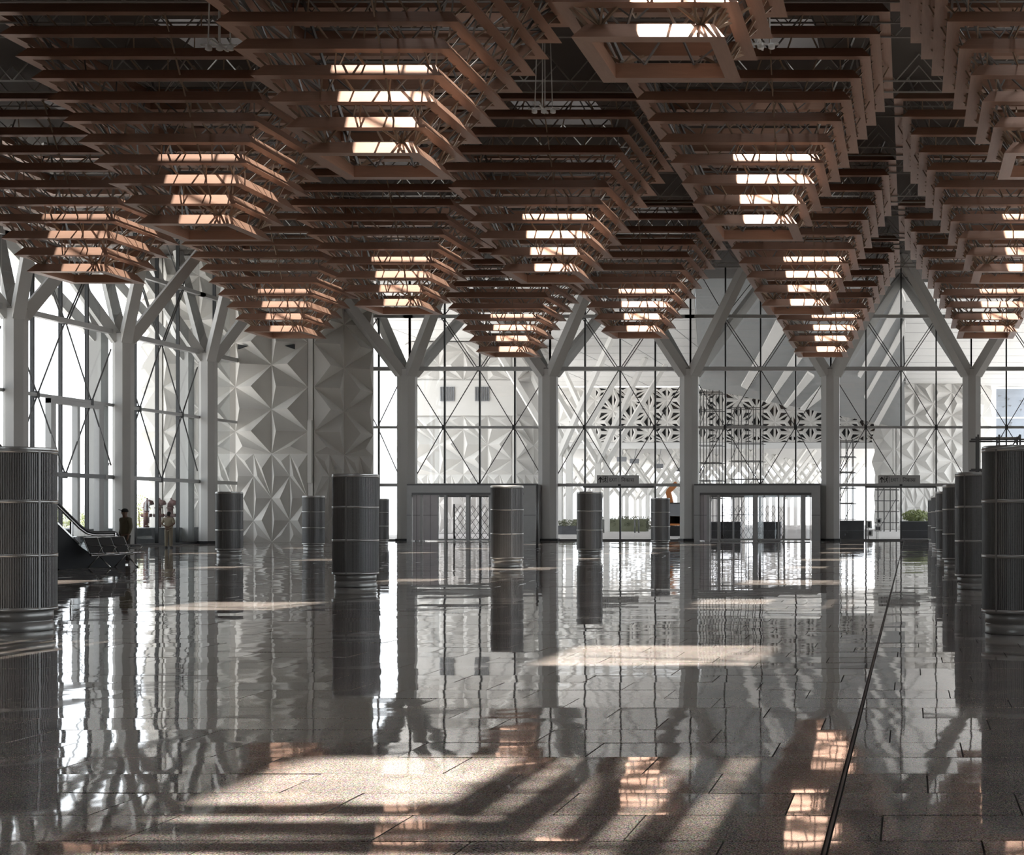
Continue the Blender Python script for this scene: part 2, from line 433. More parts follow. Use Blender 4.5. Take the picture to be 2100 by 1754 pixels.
PYR = [((0,0),'inverted pyramid of copper rings at the top, only its three lowest rings in view'),
       ((1,1),'large inverted copper ring pyramid left of the nearest one, rings running off the top'),
       ((-1,1),'inverted copper ring pyramid cut by the upper right edge of the picture'),
       ((0,2),'inverted copper ring pyramid directly below and behind the topmost one'),
       ((2,2),'inverted copper ring pyramid on the left with its tip beside the diagonal column branch'),
       ((-1,3),'inverted copper ring pyramid at right edge above the smaller tip over the right column'),
       ((1,3),'inverted copper ring pyramid in the middle of the picture, between two smaller tips'),
       ((3,3),'leftmost inverted copper ring pyramid in front of the left glass wall'),
       ((0,4),'inverted copper ring pyramid right of centre, tip just above the lowest tip there'),
       ((2,4),'inverted copper ring pyramid above the fork of the column beside the relief tower'),
       ((-1,5),'small inverted copper ring pyramid above the fork of the rightmost facade column'),
       ((1,5),'inverted copper ring pyramid above the first hanging exit sign'),
       ((3,5),'inverted copper ring pyramid in front of the pale relief tower'),
       ((0,6),'lowest small copper ring pyramid above the fork right of the second doors'),
       ((2,6),'lowest hanging small copper ring pyramid with orange glow above the first doors'),
       ((0,-2),'inverted copper ring pyramid overhead behind the topmost one, seen only by its striped floor shadow'),
       ((1,-1),'inverted copper ring pyramid overhead on the left, seen only by its floor shadow stripes'),
       ((-1,-1),'inverted copper ring pyramid overhead on the right, outside the picture')]
proto = make_pyramid()
for i, ((k, n), lab) in enumerate(PYR):
    o = proto if i == 0 else copy_tree(proto)
    o.location = (cx(k), cy(n), 0)
    tag(o, lab, 'ceiling pyramid', 'copper ring pyramids hanging from the roof')

# ------------------------------------------------------------------ tree columns
FZ = 11.0
def make_column():
    t = empty('tree_column')
    poly = [(.62*math.cos(math.pi/8+i*math.pi/4), .62*math.sin(math.pi/8+i*math.pi/4)) for i in range(8)]
    MB().prism(poly, 0, FZ).build('trunk', M['column'], t)
    for sx in (-1, 1):
        for sy in (-1, 1):
            MB().bar((sx*.28, sy*.28, FZ-.35), (sx*4.5, sy*4.5, ROOF+.1), .62, .62, .5, .5).build('branch', M['column'], t)
    pb = [(.72*math.cos(math.pi/8+i*math.pi/4), .72*math.sin(math.pi/8+i*math.pi/4)) for i in range(8)]
    MB().prism(pb, 0, .14).build('base_collar', M['black'], t)
    for z in (FZ-.06,):
        MB().prism([(x*1.02, y*1.02) for x, y in poly], z, z+.03).build('joint_ring', M['alu_dark'], t)
    return t
COLS = [((cx(3),92.7),'grey forked column just right of the relief tower'),
        ((cx(2),92.7),'grey forked column between the first doors and the first exit sign'),
        ((cx(1),92.7),'grey forked column between the first exit sign and the second doors'),
        ((cx(0),92.7),'grey forked column between the second doors and the second exit sign'),
        ((cx(-1),92.7),'grey forked column behind the row of steel drums at the right'),
        ((cx(-2),92.7),'grey forked column beyond the right edge of the picture'),
        ((-40.45,65.7),'grey forked column at the left edge of the picture above the big drum'),
        ((-40.45,74.7),'grey forked column behind the man in the cap'),
        ((-40.45,83.7),'grey forked column between the standing men and the relief tower')]
cp = make_column()
for i, ((x, y), lab) in enumerate(COLS):
    o = cp if i == 0 else copy_tree(cp)
    o.location = (x, y, 0); tag(o, lab, 'column', 'forked facade columns')
    if x < -40: o.scale = (.8, .8, 1)

for i, y in enumerate((65.7, 74.7, 83.7)):
    t = empty('outer_post', (-41.75, y, 0)); MB().box(-.33, .33, -.35, .35, -.6, FZ).build('shaft', M['column'], t)
    for s in (-1, 1): MB().bar((0, s*.1, FZ-.3), (-4.5, s*4.5, ROOF+.1), .5, .5, .42, .42).build('branch', M['column'], t)
    tag(t, 'pale outer post beyond the glass behind the '+('column at the left edge','column by the man in the cap','column left of the relief tower')[i], 'post', 'outer posts beyond the left glass')
# ------------------------------------------------------------------ glazed walls
ZT = [3.57, 7.26, 11.0, 14.36]
LV = [0.05]+ZT+[ROOF]
pane_cache = {}
def glazed_bay(name, a, b, axis, q, nx, portal=False, skip_rows=0, rods=True, thick=()):
    """a..b along the wall, q = wall plane; axis 'x' (faces the camera) or 'y' (left wall)"""
    def P(u, v, z):  # u along, v out of the plane towards the hall
        return (u, q-v, z) if axis == 'x' else (q+v, u, z)
    def bx(mb, u0, u1, v0, v1, z0, z1):
        if axis == 'x': mb.box(u0, u1, q-v1, q-v0, z0, z1)
        else: mb.box(q+v0, q+v1, u0, u1, z0, z1)
    w = empty(name); tag(w, kind='structure')
    us = [a+(b-a)*i/nx for i in range(nx+1)]
    zlo = ZT[0] if portal else .05
    for i, u in enumerate(us):
        if axis == 'y' and i in (0, nx): continue
        m = MB(); t = .045 if 0 < i < nx else .05
        bx(m, u-t, u+t, -.05, .12, zlo, ROOF); m.build('mullion', M['frame'], w)
    for j, z in enumerate(ZT):
        m = MB(); h = (.10,.075,.125,.10)[j]; d = (.2,.2,.3,.25)[j]
        bx(m, a-.3, b+.3, .12, d+.12, z-h, z+h); m.build('transom', M['alu'], w)
        m = MB(); bx(m, a, b, -.02, .12, z-.06, z+.06); m.build('glazing_bar', M['frame'], w)
    for r in range(1 if portal else 0, 5):
        for i in range(nx):
            m = MB(); bx(m, us[i]+.045, us[i+1]-.045, .0, .02, LV[r]+.06, LV[r+1]-.06)
            m.build('pane', M['glass'], w)
    if not portal:
        m = MB(); bx(m, a, b, -.06, .14, .0, .10); m.build('sill', M['alu_dark'], w)
    if rods:
        mid, q1, q3 = (a+b)/2, a+(b-a)*.25, a+(b-a)*.75; v = .28
        R = [((mid,ZT[2]),(q1,ZT[1])), ((mid,ZT[2]),(q3,ZT[1])), ((mid,ZT[0]),(q1,ZT[1])), ((mid,ZT[0]),(q3,ZT[1])),
             ((q1,ZT[1]),(a+.5,ZT[0]+.6)), ((q3,ZT[1]),(b-.5,ZT[0]+.6)), ((q1,ZT[1]),(a+.5,ZT[2]-.9)), ((q3,ZT[1]),(b-.5,ZT[2]-.9)),
             ((mid-.05,ZT[2]),(q1-.05,ZT[3])), ((mid+.05,ZT[2]),(q3+.05,ZT[3])), ((mid-.22,ZT[2]),(q1-.22,ZT[3])), ((mid+.22,ZT[2]),(q3+.22,ZT[3])),
             ((q1,ZT[3]),(a+.6,ROOF-.3)), ((q3,ZT[3]),(b-.6,ROOF-.3)), ((q1,ZT[3]),(mid,ROOF-.3)), ((q3,ZT[3]),(mid,ROOF-.3))]
        for (p0, p1) in R:
            MB().bar(P(p0[0],v,p0[1]), P(p1[0],v,p1[1]), .05).build('brace_rod', M['rod'], w)
        for (u, z) in ((mid,ZT[2]),(q1,ZT[1]),(q3,ZT[1]),(mid,ZT[0]),(q1,ZT[3]),(q3,ZT[3])):
            m = MB(); bx(m, u-.09, u+.09, .1, .34, z-.16, z+.16); m.build('node_plate', M['frame'], w)
    return w
bays = [(-36.05,cx(3),False,2),(cx(3),cx(2),True,4),(cx(2),cx(1),False,4),(cx(1),cx(0),True,4),(cx(0),cx(-1),False,4),(cx(-1),cx(-2),False,4),(cx(-2),XR,False,4)]
wn = 1
for (a, b, portal, nx) in bays:
    glazed_bay('window_%d' % wn, a, b, 'x', FY, nx, portal, rods=(nx == 4)); wn += 1
lb = [(56.7,65.7,4),(65.7,74.7,4),(74.7,83.7,4),(83.7,87.75,2)]
lwins = []
for (a, b, nx) in lb:
    lwins.append(glazed_bay('window_%d' % wn, a, b, 'y', WX, nx, rods=(nx == 4))); wn += 1
m = MB()
m.bar((-34.07,FY-.28,ZT[1]), (-32.7,FY-.28,ZT[2]-.9), .05); m.bar((-34.07,FY-.28,ZT[1]), (-32.7,FY-.28,ZT[0]+.6), .05)
m.bar((-36,FY-.28,ZT[2]), (-34.07,FY-.28,ZT[1]), .05); m.bar((-36,FY-.28,ZT[2]), (-34.0,FY-.28,ZT[3]), .05)
m.build('brace_rod', M['rod'], bpy.data.objects['window_1'])
# tall portal in the left wall
dl = empty('door_1'); tag(dl, kind='structure')
for y, w_ in ((69.2,.2),(71.3,.11),(73.3,.2)):
    MB().box(WX+.02, WX+.30, y-w_, y+w_, 0, ZT[1]).build('post', M['alu'], dl)
MB().box(WX+.02, WX+.32, 69.0, 73.5, ZT[1]-.3, ZT[1]-.08).build('header', M['alu'], dl)
MB().box(WX+.30, WX+.42, 69.0, 73.5, ZT[0]-.1, ZT[0]+.1).build('transom', M['alu_dark'], dl)

# ------------------------------------------------------------------ relief towers
def lattice(w, s, offs, z0, z1, width):
    """triangles of a vertical-edged triangular lattice clipped to z0..z1; yields triples of (u,z)"""
    n = int(round(width/w)); out = []
    def line(i):
        o = offs+(s/2 if i % 2 else 0)
        zs = [z0]; j = math.floor((z0-o)/s)-1
        while True:
            z = o+j*s; j += 1
            if z <= z0+.05: continue
            if z >= z1-.05: break
            zs.append(z)
        return zs+[z1]
    for i in range(n):
        A, B = line(i), line(i+1); ua, ub = i*w, (i+1)*w; ia = ib = 0
        while ia < len(A)-1 or ib < len(B)-1:
            if ib >= len(B)-1 or (ia < len(A)-1 and A[ia+1] <= B[ib+1]):
                out.append(((ua,A[ia]),(ub,B[ib]),(ua,A[ia+1]))); ia += 1
            else:
                out.append(((ua,A[ia]),(ub,B[ib]),(ub,B[ib+1]))); ib += 1
    return out
def relief_face(parent, p0, p1, zones, depth, material, holes=None, name='relief_panel'):
    p0 = Vector(p0); p1 = Vector(p1); d = (p1-p0); L = d.length; d.normalize(); nrm = Vector((d.y, -d.x))   # outward to the right of travel
    def W(u, z, o): q = p0+d*u+nrm*o; return (q.x, q.y, z)
    for (z0, z1, w, s, offs, dp) in zones:
        for ti, T in enumerate(lattice(w, s, offs, z0, z1, L)):
            us_ = sorted(t[0] for t in T); c = (sum(us_)/3, sum(t[1] for t in T)/3)
            if us_[0] == us_[1]: c = (us_[0]+.27*(us_[2]-us_[0]), c[1])      # pinwheel: apex near the upright edge on one side
            else: c = (us_[2]-.42*(us_[2]-us_[0]), c[1])
            area = abs((T[1][0]-T[0][0])*(T[2][1]-T[0][1])-(T[2][0]-T[0][0])*(T[1][1]-T[0][1]))/2
            full = w*s/2; hgt = dp*min(1, area/full)
            ap = W(c[0], c[1], hgt)
            m = MB(); base = [W(t[0], t[1], 0) for t in T]
            if holes and holes(c[0], c[1]):
                hm = MB()
                for i in range(3):
                    a, b, cc = Vector(base[i]), Vector(base[(i+1)%3]), Vector(ap)
                    g = (a+b+cc)/3
                    ins = [g+(q-g)*.52 for q in (a,b,cc)]
                    for q in range(3):
                        e0, e1 = (a,b,cc)[q], (a,b,cc)[(q+1)%3]
                        m.face([e0, e1, ins[(q+1)%3], ins[q]])
                    bk = Vector((nrm.x, nrm.y, 0))*-.35
                    for q in range(3):
                        m.face([ins[q], ins[(q+1)%3], ins[(q+1)%3]+bk, ins[q]+bk])
                    hm.face([q+bk for q in ins])
                o = m.build(name, material, parent, fix=False); hm.build('opening', M['hole'], o, fix=False)
            else:
                for i in range(3): m.face([base[i], base[(i+1)%3], ap])
                m.build(name, material, parent, fix=False)
def tower(name, xl, xr, yf, ztop, material, zones, label, chamfer=True, gap=.38):
    t = empty(name, (0,0,0))
    c, s = 2.2, 3.81
    poly = [(xl,yf+.12),(xr,yf+.12),(xr+gap+c,yf+s+.05),(xr+gap,yf+2*s),(xl-gap,yf+2*s),(xl-gap-c,yf+s+.05)]
    MB().prism(poly, -.1, ztop).build('core', material, t)
    relief_face(t, (xl,yf), (xr,yf), zones, .55, material)
    relief_face(t, (xr+gap,yf), (xr+gap+c,yf+s), zones, .55, material)
    relief_face(t, (xl-gap-c,yf+s), (xl-gap,yf), zones, .55, material)
    MB().box(xr+.05, xr+gap-.05, yf-.08, yf+.3, 0, ztop).build('corner_strip', material, t)
    MB().box(xl-gap+.05, xl-.05, yf-.08, yf+.3, 0, ztop).build('corner_strip', material, t)
    tag(t, label, 'tower'); return t
S_ = 2.71; OFF = 5.37
zn = [(0.0, OFF, 1.1, S_, OFF, .40), (OFF, 11.85, 2.2, S_, OFF+S_/2, .62), (11.85, ROOF, 2.2, S_, 12.15, .62)]
def zones_with(off2): return [(0.0, OFF, 1.1, S_, OFF, .40), (OFF, ROOF, 2.2, S_, off2, .62)]
# stars sit on the odd lines of the near tower (u = 2.2, 6.6)
ZN = [(0.0, OFF, 1.1, S_, OFF, .34), (OFF, 17.45, 2.2, S_, OFF-S_/2, .78)]
t1 = tower('relief_tower', -45.5, -36.7, 88.5, 17.45, M['relief'], ZN, 'grey faceted star relief tower standing inside the corner of the hall')
MB().box(-36.62, -36.38, 88.25, 88.45, 3.6, 7.4).build('cable_cover', M['relief'], t1)
for xa in (-40.75, -37.35):
    m = MB(); s = 1 if xa < -39 else -1
    m.extr([(xa,12.0),(xa+s*.55,11.9),(xa,11.7)], 'y', 88.02, 88.2); m.build('vent_slot', M['hole'], t1)
t2 = tower('relief_tower', -45.0, -36.2, 132.0, 17.4, M['relief_far'], [(0,OFF,1.1,S_,OFF,.42),(OFF,10.7,2.2,S_,OFF-S_/2,.8),(13.9,17.4,2.2,S_,13.9,.8)], 'white star relief tower with two grey windows outside behind the first doors')
wb = MB().box(-45.4,-35.8,131.75,132.3,10.7,13.9).build('window_band', M['relief_far'], t2)
for x in (-42.6, -39.45):
    fr = MB().box(x, x+1.25, 131.6, 131.8, 12.0, 13.3).build('louvre_window', M['louvre'], t2)
    for q in range(7):
        MB().box(x+.05+q*.17, x+.13+q*.17, 131.55, 131.62, 12.05, 13.25).build('slat', M['alu_dark'], fr)
t3 = tower('relief_tower', -1.7, 7.1, 172.0, 17.4, M['relief_far'], ZN, 'cream star relief tower outside, right of the second exit sign')

# ------------------------------------------------------------------ canopy outside, pierced star screen, far hall
D1 = 178.0
k_ = .14
def sx_(y): return -14.2-k_*(y-95)
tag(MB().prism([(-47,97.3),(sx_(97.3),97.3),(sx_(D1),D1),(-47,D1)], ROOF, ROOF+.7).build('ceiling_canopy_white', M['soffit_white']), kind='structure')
GL, GR = -14.2, -.6
def gz(X, Y):                              # underside of the folded grey soffit: it drops towards the back right
    t = min(max((Y-97.3)/(170-97.3), 0), 1); xl = GL-k_*(Y-95); u = min(max((X-xl)/(GR-xl), 0), 1)
    return ROOF+t*((-.9)*(1-u)+(-5.7)*u)
m = MB(); N1, N2 = 16, 8
for i in range(N1+1):
    Y = 97.3+(170-97.3)*i/N1
    for j in range(N2+1):
        xl = GL-k_*(Y-95)+.05; X = xl+(GR-xl)*j/N2; m.v.append((X, Y, gz(X, Y)))
nb = len(m.v); m.v += [(x, y, z+.4) for x, y, z in m.v]
for i in range(N1):
    for j in range(N2):
        a_ = i*(N2+1)+j; q4 = (a_, a_+1, a_+N2+2, a_+N2+1); m.f.append(q4); m.f.append(tuple(nb+v for v in reversed(q4)))
for j in range(N2):
    e = N1*(N2+1)+j; m.f.append((e, e+1, nb+e+1, nb+e)); m.f.append((j, j+1, nb+j+1, nb+j))
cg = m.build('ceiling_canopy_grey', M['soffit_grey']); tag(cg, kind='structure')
def on_soffit(x, y):                       # where the fold line seen at (x, y) lies on the soffit
    lo, hi = 97.5, 170.0
    for _ in range(40):
        d = (lo+hi)/2; p_ = px(x, y, d)
        if p_.z > gz(p_.x, d): hi = d
        else: lo = d
    p_ = px(x, y, lo); return Vector((p_.x, lo, gz(p_.x, lo)))
for Q in (((1592,655),(1520,789),(1534,796),(1618,660)),((1648,690),(1570,825),(1578,831),(1668,698)),((1656,761),(1608,857),(1615,860),(1670,769)),((1682,791),(1641,871),(1652,873),(1684,814)),
          ((1848,589),(1759,767),(1765,771),(1857,615)),((1856,653),(1772,812),(1777,816),(1857.5,675)),((1856,750),(1793,868),(1802,870),(1858,765))):
    P4 = [on_soffit(*p_) for p_ in Q]
    m = MB().quadbox([p_-Vector((0,0,.22)) for p_ in P4]+[p_+Vector((0,0,.05)) for p_ in P4])
    m.build('soffit_strip', M['white'], cg)
tag(MB().prism([(sx_(97.3),97.3),(-.55,97.3),(-.55,D1+1.2),(sx_(D1),D1+1.2)], ROOF+.45, ROOF+.8).build('ceiling_canopy_light_block', M['soffit_grey']), kind='structure')  # unseen slab added above the grey soffit to keep sky light off the screen
cw = MB().prism([(-.55,97.3),(14,97.3),(14,D1),(-.55,D1)], ROOF-.25, ROOF+.7).build('ceiling_canopy_right', M['soffit_white']); tag(cw, kind='structure')
# soffit panel joints as thin recess strips
for y in range(100, 178, 6):
    MB().box(-47, sx_(y)-.1, y-.05, y+.05, ROOF-.012, ROOF+.02).build('panel_joint', M['soffit_grey'], bpy.data.objects['ceiling_canopy_white'])
    MB().box(-.5, 14, y-.05, y+.05, ROOF-.262, ROOF-.2).build('panel_joint', M['soffit_grey'], cw)
for x in range(-44, -14, 6):
    MB().box(x-.04, x+.04, 97.5, D1-.5, ROOF-.012, ROOF+.02).build('panel_joint', M['soffit_grey'], bpy.data.objects['ceiling_canopy_white'])
scr = empty('star_screen', (0,D1,0))
scr.location = (0,0,0)
def hole_zone(u, z): return u > 8.6
relief_face(scr, (-47.4,D1), (-3.4,D1), [(10.6, 17.4, 2.2, S_, 13.1, .5)], .5, M['relief_far'], holes=hole_zone)
MB().box(-47.4, -3.4, D1+.6, D1+.9, 10.6, 17.45).build('backing', M['louvre'], scr)
tag(scr, 'white screen of pierced star panels across the forecourt behind the glass', 'screen')
fb = empty('far_hall'); 
MB().box(-60, -3.2, D1+1.3, 270, 10.7, 11.4).build('soffit', M['soffit_white'], fb)
MB().box(-60, -3.2, D1+1.3, D1+1.6, 9.9, 10.7).build('fascia', M['soffit_white'], fb)
tag(fb, 'white lower canopy beyond the star screen', 'canopy')
fg = empty('far_glass_front')
MB().box(10.4, 20, 176, 176.6, 11.0, 17.0).build('blue_panel', mat('blue_grey_panel', (.36,.40,.46), .4), fg)
MB().box(10.4, 20, 175.9, 176, 13.4, 13.6).build('rail', M['white'], fg)
rs = random.Random(5)
for i in range(26):
    x, z = rs.uniform(10.6, 15), rs.uniform(9.0, 16.3); a = rs.uniform(0, 6)
    m = MB(); pts = [(x+.28*math.cos(a+q), z+.17*math.sin(a+q)) for q in (0, 2.4, 3.6)]
    m.extr(pts, 'y', 175.6, 175.7); m.build('bird_cutout', M['louvre'], fg)
tag(fg, 'blue grey glazed front with dark bird cutouts at the right edge', 'building front')
# white V-columns outside
def v_tree(x, y, h, top, spread, w, label, sep=.9):
    t = empty('white_tree_column', (x, y, -.03))
    for s in (-1, 1):
        MB().box(s*sep/2-w/2, s*sep/2+w/2, -w/2, w/2, 0, h).build('trunk', M['white'], t)
        for sx in (-1, 1):
            MB().bar((s*sep/2, 0, h-.1), (s*sep/2+sx*spread, s*spread*.6, top), w*.9, w*.9, w*.75, w*.75).build('branch', M['white'], t)
    tag(t, label, 'column', 'white tree columns of the far canopies'); return t
v_tree(-31.2, 131, 7.2, ROOF+.02, 5.5, .55, 'tall white twin tree column outside beside the first exit sign')
v_tree(-31.6, 149, 7.2, ROOF+.02, 5.5, .55, 'tall white twin tree column behind the first one outside')
fartrees = [(pX(1165+26*i, 190+6*i), 190+6*i) for i in range(10)]
fartrees = []
for j, d in enumerate((196, 212, 230, 250)):
    for x in (-52, -43.5, -35, -26.5, -18):
        fartrees.append((x+j*1.7, d))
for (x, y) in fartrees:
    v_tree(x, y, 4.6, 10.66, 4.6, .5, 'pale white forked tree column under the far canopy')
for i, (xx, yy) in enumerate(((1275,942),(1301,946),(1351,956),(1391,963))):
    d = 185+6*i
    q = px(xx, yy, d)
    t = empty('hanging_sign', (0,0,0)); MB().box(q.x-.6,q.x+.6,d-.1,d+.1,q.z-.3,q.z+.3).build('board', M['louvre'], t)
    MB().bar((q.x,d,q.z+.3),(q.x+.3,d,10.71),.06).build('hanger', M['louvre'], t)
    tag(t, ('leftmost','second','third','rightmost')[i]+' small grey sign board from the left under the far canopy', 'sign', 'small hanging signs under the far canopy')

# ------------------------------------------------------------------ door portals
def portal(name, xa, xb, leaves, label):
    """xa..xb portal, leaves: list of (x0,x1,kind)"""
    t = empty(name); tag(t, kind='structure')
    yi, yo = FY-1.5, FY+.3
    MB().box(xa, xb, yi, yo, 3.06, 3.57).build('header', M['alu'], t)
    MB().box(xa+.02, xb-.02, yi-.03, yi, 3.52, 3.60).build('header_trim', M['alu_dark'], t)
    for (x0, x1, kind) in leaves:
        if kind == 'jamb':
            j = MB().box(x0, x1, yi, yo, 0, 3.06).build('jamb', M['alu'], t)
            MB().box(x0-.005, x1+.005, yi-.006, yi, 1.62, 1.65).build('joint_line', M['alu_dark'], j)
        elif kind == 'post':
            MB().box(x0, x1, yi+.05, yi+.25, 0, 3.06).build('post', M['alu'], t)
        elif kind == 'panel':
            j = MB().box(x0, x1, yi+.1, yi+.2, 0.05, 3.0).build('side_panel', M['panelpink'], t)
            MB().box((x0+x1)/2-.012, (x0+x1)/2+.012, yi+.09, yi+.1, .05, 3.0).build('joint_line', M['alu_dark'], j)
            MB().box(x0, x1, yi+.09, yi+.1, 1.62, 1.645).build('joint_line', M['alu_dark'], j)
        elif kind == 'glass':
            g = empty('door_leaf', (0,0,0), t)
            MB().box(x0+.05, x1-.05, yi+.14, yi+.16, .14, 2.88).build('pane', M['door_glass'], g)
            f = MB().box(x0, x0+.05, yi+.1, yi+.2, .02, 2.98).box(x1-.05, x1, yi+.1, yi+.2, .02, 2.98).box(x0+.05, x1-.05, yi+.1, yi+.2, .02, .14).box(x0+.05, x1-.05, yi+.1, yi+.2, 2.88, 2.98)
            f.build('leaf_frame', M['alu'], g)
    MB().box(xa+.1, xb-.1, yi+.02, yi+.08, 2.92, 3.06).build('track', M['alu_dark'], t)
    MB().box(xa+.2, xb-.2, yo-.12, yo, 2.8, 3.06).build('outer_head', M['alu'], t)
    for x in (xa+.5, (xa+xb)/2, xb-.5):
        MB().box(x-.08, x+.08, yo-.15, yo, 0, 2.9).build('outer_post', M['alu'], t)
    return t
DP = 91.7
def q(x): return pX(x, DP)
portal('door_2', q(834), q(1104), [(q(834),q(844),'jamb'),(q(845.5),q(861),'panel'),(q(861),q(866),'post'),(q(867),q(896),'panel'),(q(896),q(911),'glass'),
    (q(911),q(915),'post'),(q(915),q(956),'glass'),(q(956),q(962),'post'),(q(962),q(1003),'glass'),(q(1003),q(1043),'glass'),(q(1043),q(1047),'post'),(q(1047),q(1074),'glass'),(q(1074),q(1104),'jamb')], '')
portal('door_3', q(1423), q(1682), [(q(1423),q(1435),'jamb'),(q(1435),q(1449),'panel'),(q(1449),q(1455),'post'),(q(1456),q(1472),'glass'),(q(1472),q(1475),'post'),(q(1475),q(1503),'glass'),
    (q(1503),q(1545),'glass'),(q(1545),q(1552),'post'),(q(1552),q(1596),'glass'),(q(1596),q(1608),'glass'),(q(1608),q(1644),'glass'),(q(1644),q(1650),'post'),(q(1650),q(1662),'glass'),(q(1664),q(1682),'jamb')], '')
# expanding scissor gates
def gate(xa, xb, y, h, label):
    t = empty('scissor_gate', (xa, y, 0)); L = xb-xa
    for x in (0, L):
        MB().box(x-.04, x+.04, -.04, .04, 0, h+.1).build('post', M['black'], t)
        MB().bar((x,-.25,.05),(x,.25,.05),.06).build('foot', M['black'], t)
        MB().bar((x,-.02,.5),(x+(.12 if x == 0 else -.12),-.02,.02),.05).build('stay', M['black'], t)
    n = max(3, int(round(L/.36))); st = L/n; m = MB(); rows_ = 4; hz = (h-.1)/rows_
    for i in range(n):
        for r in range(rows_):
            z0_, z1_ = .1+r*hz, .1+(r+1)*hz
            m.bar((i*st,0,z0_),((i+1)*st,0,z1_),.022); m.bar((i*st,.02,z1_),((i+1)*st,.02,z0_),.022)
    tag(m.build('lattice', M['black'], t), kind='stuff')
    tag(t, label, 'folding gate', 'black scissor gates behind the doors')
gate(q(918), q(994), 93.0, 2.25, 'black scissor gate behind the left leaves of the first doors')
gate(q(1000), q(1072), 93.0, 2.25, 'black scissor gate behind the drum at the first doors')
gate(q(1476), q(1541), 93.0, 2.25, 'left black scissor gate behind the second doors')
gate(q(1548), q(1604), 93.0, 2.25, 'right black scissor gate behind the second doors')
t = empty('steel_pole', (q(1101.5), 70.2*1.0, 0))
t.location = (pX(1101.5, 70.0), 70.0, 0)
MB().cyl(0, 0, 0, pZ(995,70.0), .06, 16).build('shaft', M['alu_dark'], t, smooth=True); MB().cyl(0,0,0,.02,.14,20).build('foot_plate', M['alu_dark'], t)
tag(t, 'slim dark steel pole standing right of the first doors', 'pole')

# ------------------------------------------------------------------ exit signs
def text_mesh(body, size, mat_, parent, loc, name, fit):
    cu = bpy.data.curves.new(name, 'FONT'); cu.body = body; cu.size = size; cu.extrude = .005; cu.align_y = 'CENTER'
    tmp = bpy.data.objects.new('tmp', cu); C.objects.link(tmp); dg = bpy.context.evaluated_depsgraph_get(); dg.update()
    me = bpy.data.meshes.new_from_object(tmp.evaluated_get(dg)); bpy.data.objects.remove(tmp)
    me.materials.clear(); me.materials.append(mat_); me.name = name
    x_ = [v.co.x for v in me.vertices]; y_ = [v.co.y for v in me.vertices]
    kx, ky = fit[0]/(max(x_)-min(x_)), fit[1]/(max(y_)-min(y_)); xm, ym = min(x_), (min(y_)+max(y_))/2
    for v in me.vertices: v.co.x = (v.co.x-xm)*kx; v.co.y = (v.co.y-ym)*ky
    o = bpy.data.objects.new(name, me); C.objects.link(o); o.parent = parent; o.location = loc; o.rotation_euler = (math.pi/2,0,0)
    return o
def exit_sign(xa, xb, label):
    d = 92.0; X0, X1, z0_, z1_ = pX(xa,d), pX(xb,d), pZ(993.2,d), pZ(974.8,d)
    t = empty('exit_sign', (X0, d, z0_)); W_, H_ = X1-X0, z1_-z0_
    MB().box(0, W_, 0, .14, 0, H_).build('board', M['sign'], t)
    for x in (.25*W_, .75*W_): MB().box(x-.03, x+.03, .14, 1.0, H_*.4, H_*.5).build('bracket', M['alu_dark'], t)
    y = -.008
    a = MB(); ax, az = .085*W_, H_*.5
    a.extr([(ax-.03,az-.19),(ax+.03,az-.19),(ax+.03,az+.05),(ax+.11,az-.03),(ax+.14,az+.02),(ax,az+.2),(ax-.14,az+.02),(ax-.11,az-.03),(ax-.03,az+.05)], 'y', y, 0)
    a.build('arrow', M['ink'], t)
    mx_ = .205*W_
    r = MB().cyl(0,0,0,.012,.035,12)
    r.v = [(mx_+.02+v[0], y+v[2]*.6, H_*.5+.165+v[1]) for v in r.v]
    def B(p0, p1, w_): r.bar((mx_+p0[0], y/2, H_*.5+p0[1]), (mx_+p1[0], y/2, H_*.5+p1[1]), w_, .008, up=(0,1,0))
    B((.01,.12),(-.02,-.02),.06); B((-.02,-.02),(.05,-.1),.04); B((.05,-.1),(.03,-.2),.035); B((-.02,-.02),(-.05,-.12),.04); B((-.05,-.12),(-.13,-.13),.035)
    B((.0,.1),(.08,.03),.03); B((.0,.1),(-.08,.06),.03); B((-.08,.06),(-.1,-.01),.028)
    r.box(mx_-.17, mx_-.14, y, 0, H_*.5-.2, H_*.5+.2); r.box(mx_+.13, mx_+.16, y, 0, H_*.5-.2, H_*.5+.2); r.box(mx_-.14, mx_+.13, y, 0, H_*.5+.18, H_*.5+.2)
    r.build('running_man', M['ink'], t)
    e = text_mesh('EXIT', .36, M['ink'], t, (.305*W_, -.004, H_*.5), 'exit_lettering', (.175*W_, .225))
    MB().box(.522*W_, .527*W_, y, 0, H_*.5-.13, H_*.5+.13).build('divider', M['ink'], t)
    text_mesh('\u093f\u0928\u0915\u093e\u0938', .40, M['ink'], t, (.58*W_, -.004, H_*.5+.01), 'hindi_lettering', (.31*W_, .30))
    tag(t, label, 'sign', 'hanging exit signs')
    b = MB().box(pX(xa-27,d+1), pX(xb+32,d+1), 92.85, 93.05, pZ(1001,93), pZ(997,93)).build('track_bar', M['alu_dark'])
    tag(b, 'dark slim track bar under the '+('first' if xa < 1500 else 'second')+' exit sign', 'rail')
exit_sign(1224, 1310, 'grey exit sign with arrow between the two door portals')
exit_sign(1801, 1887, 'grey exit sign with arrow near the row of steel drums at right')

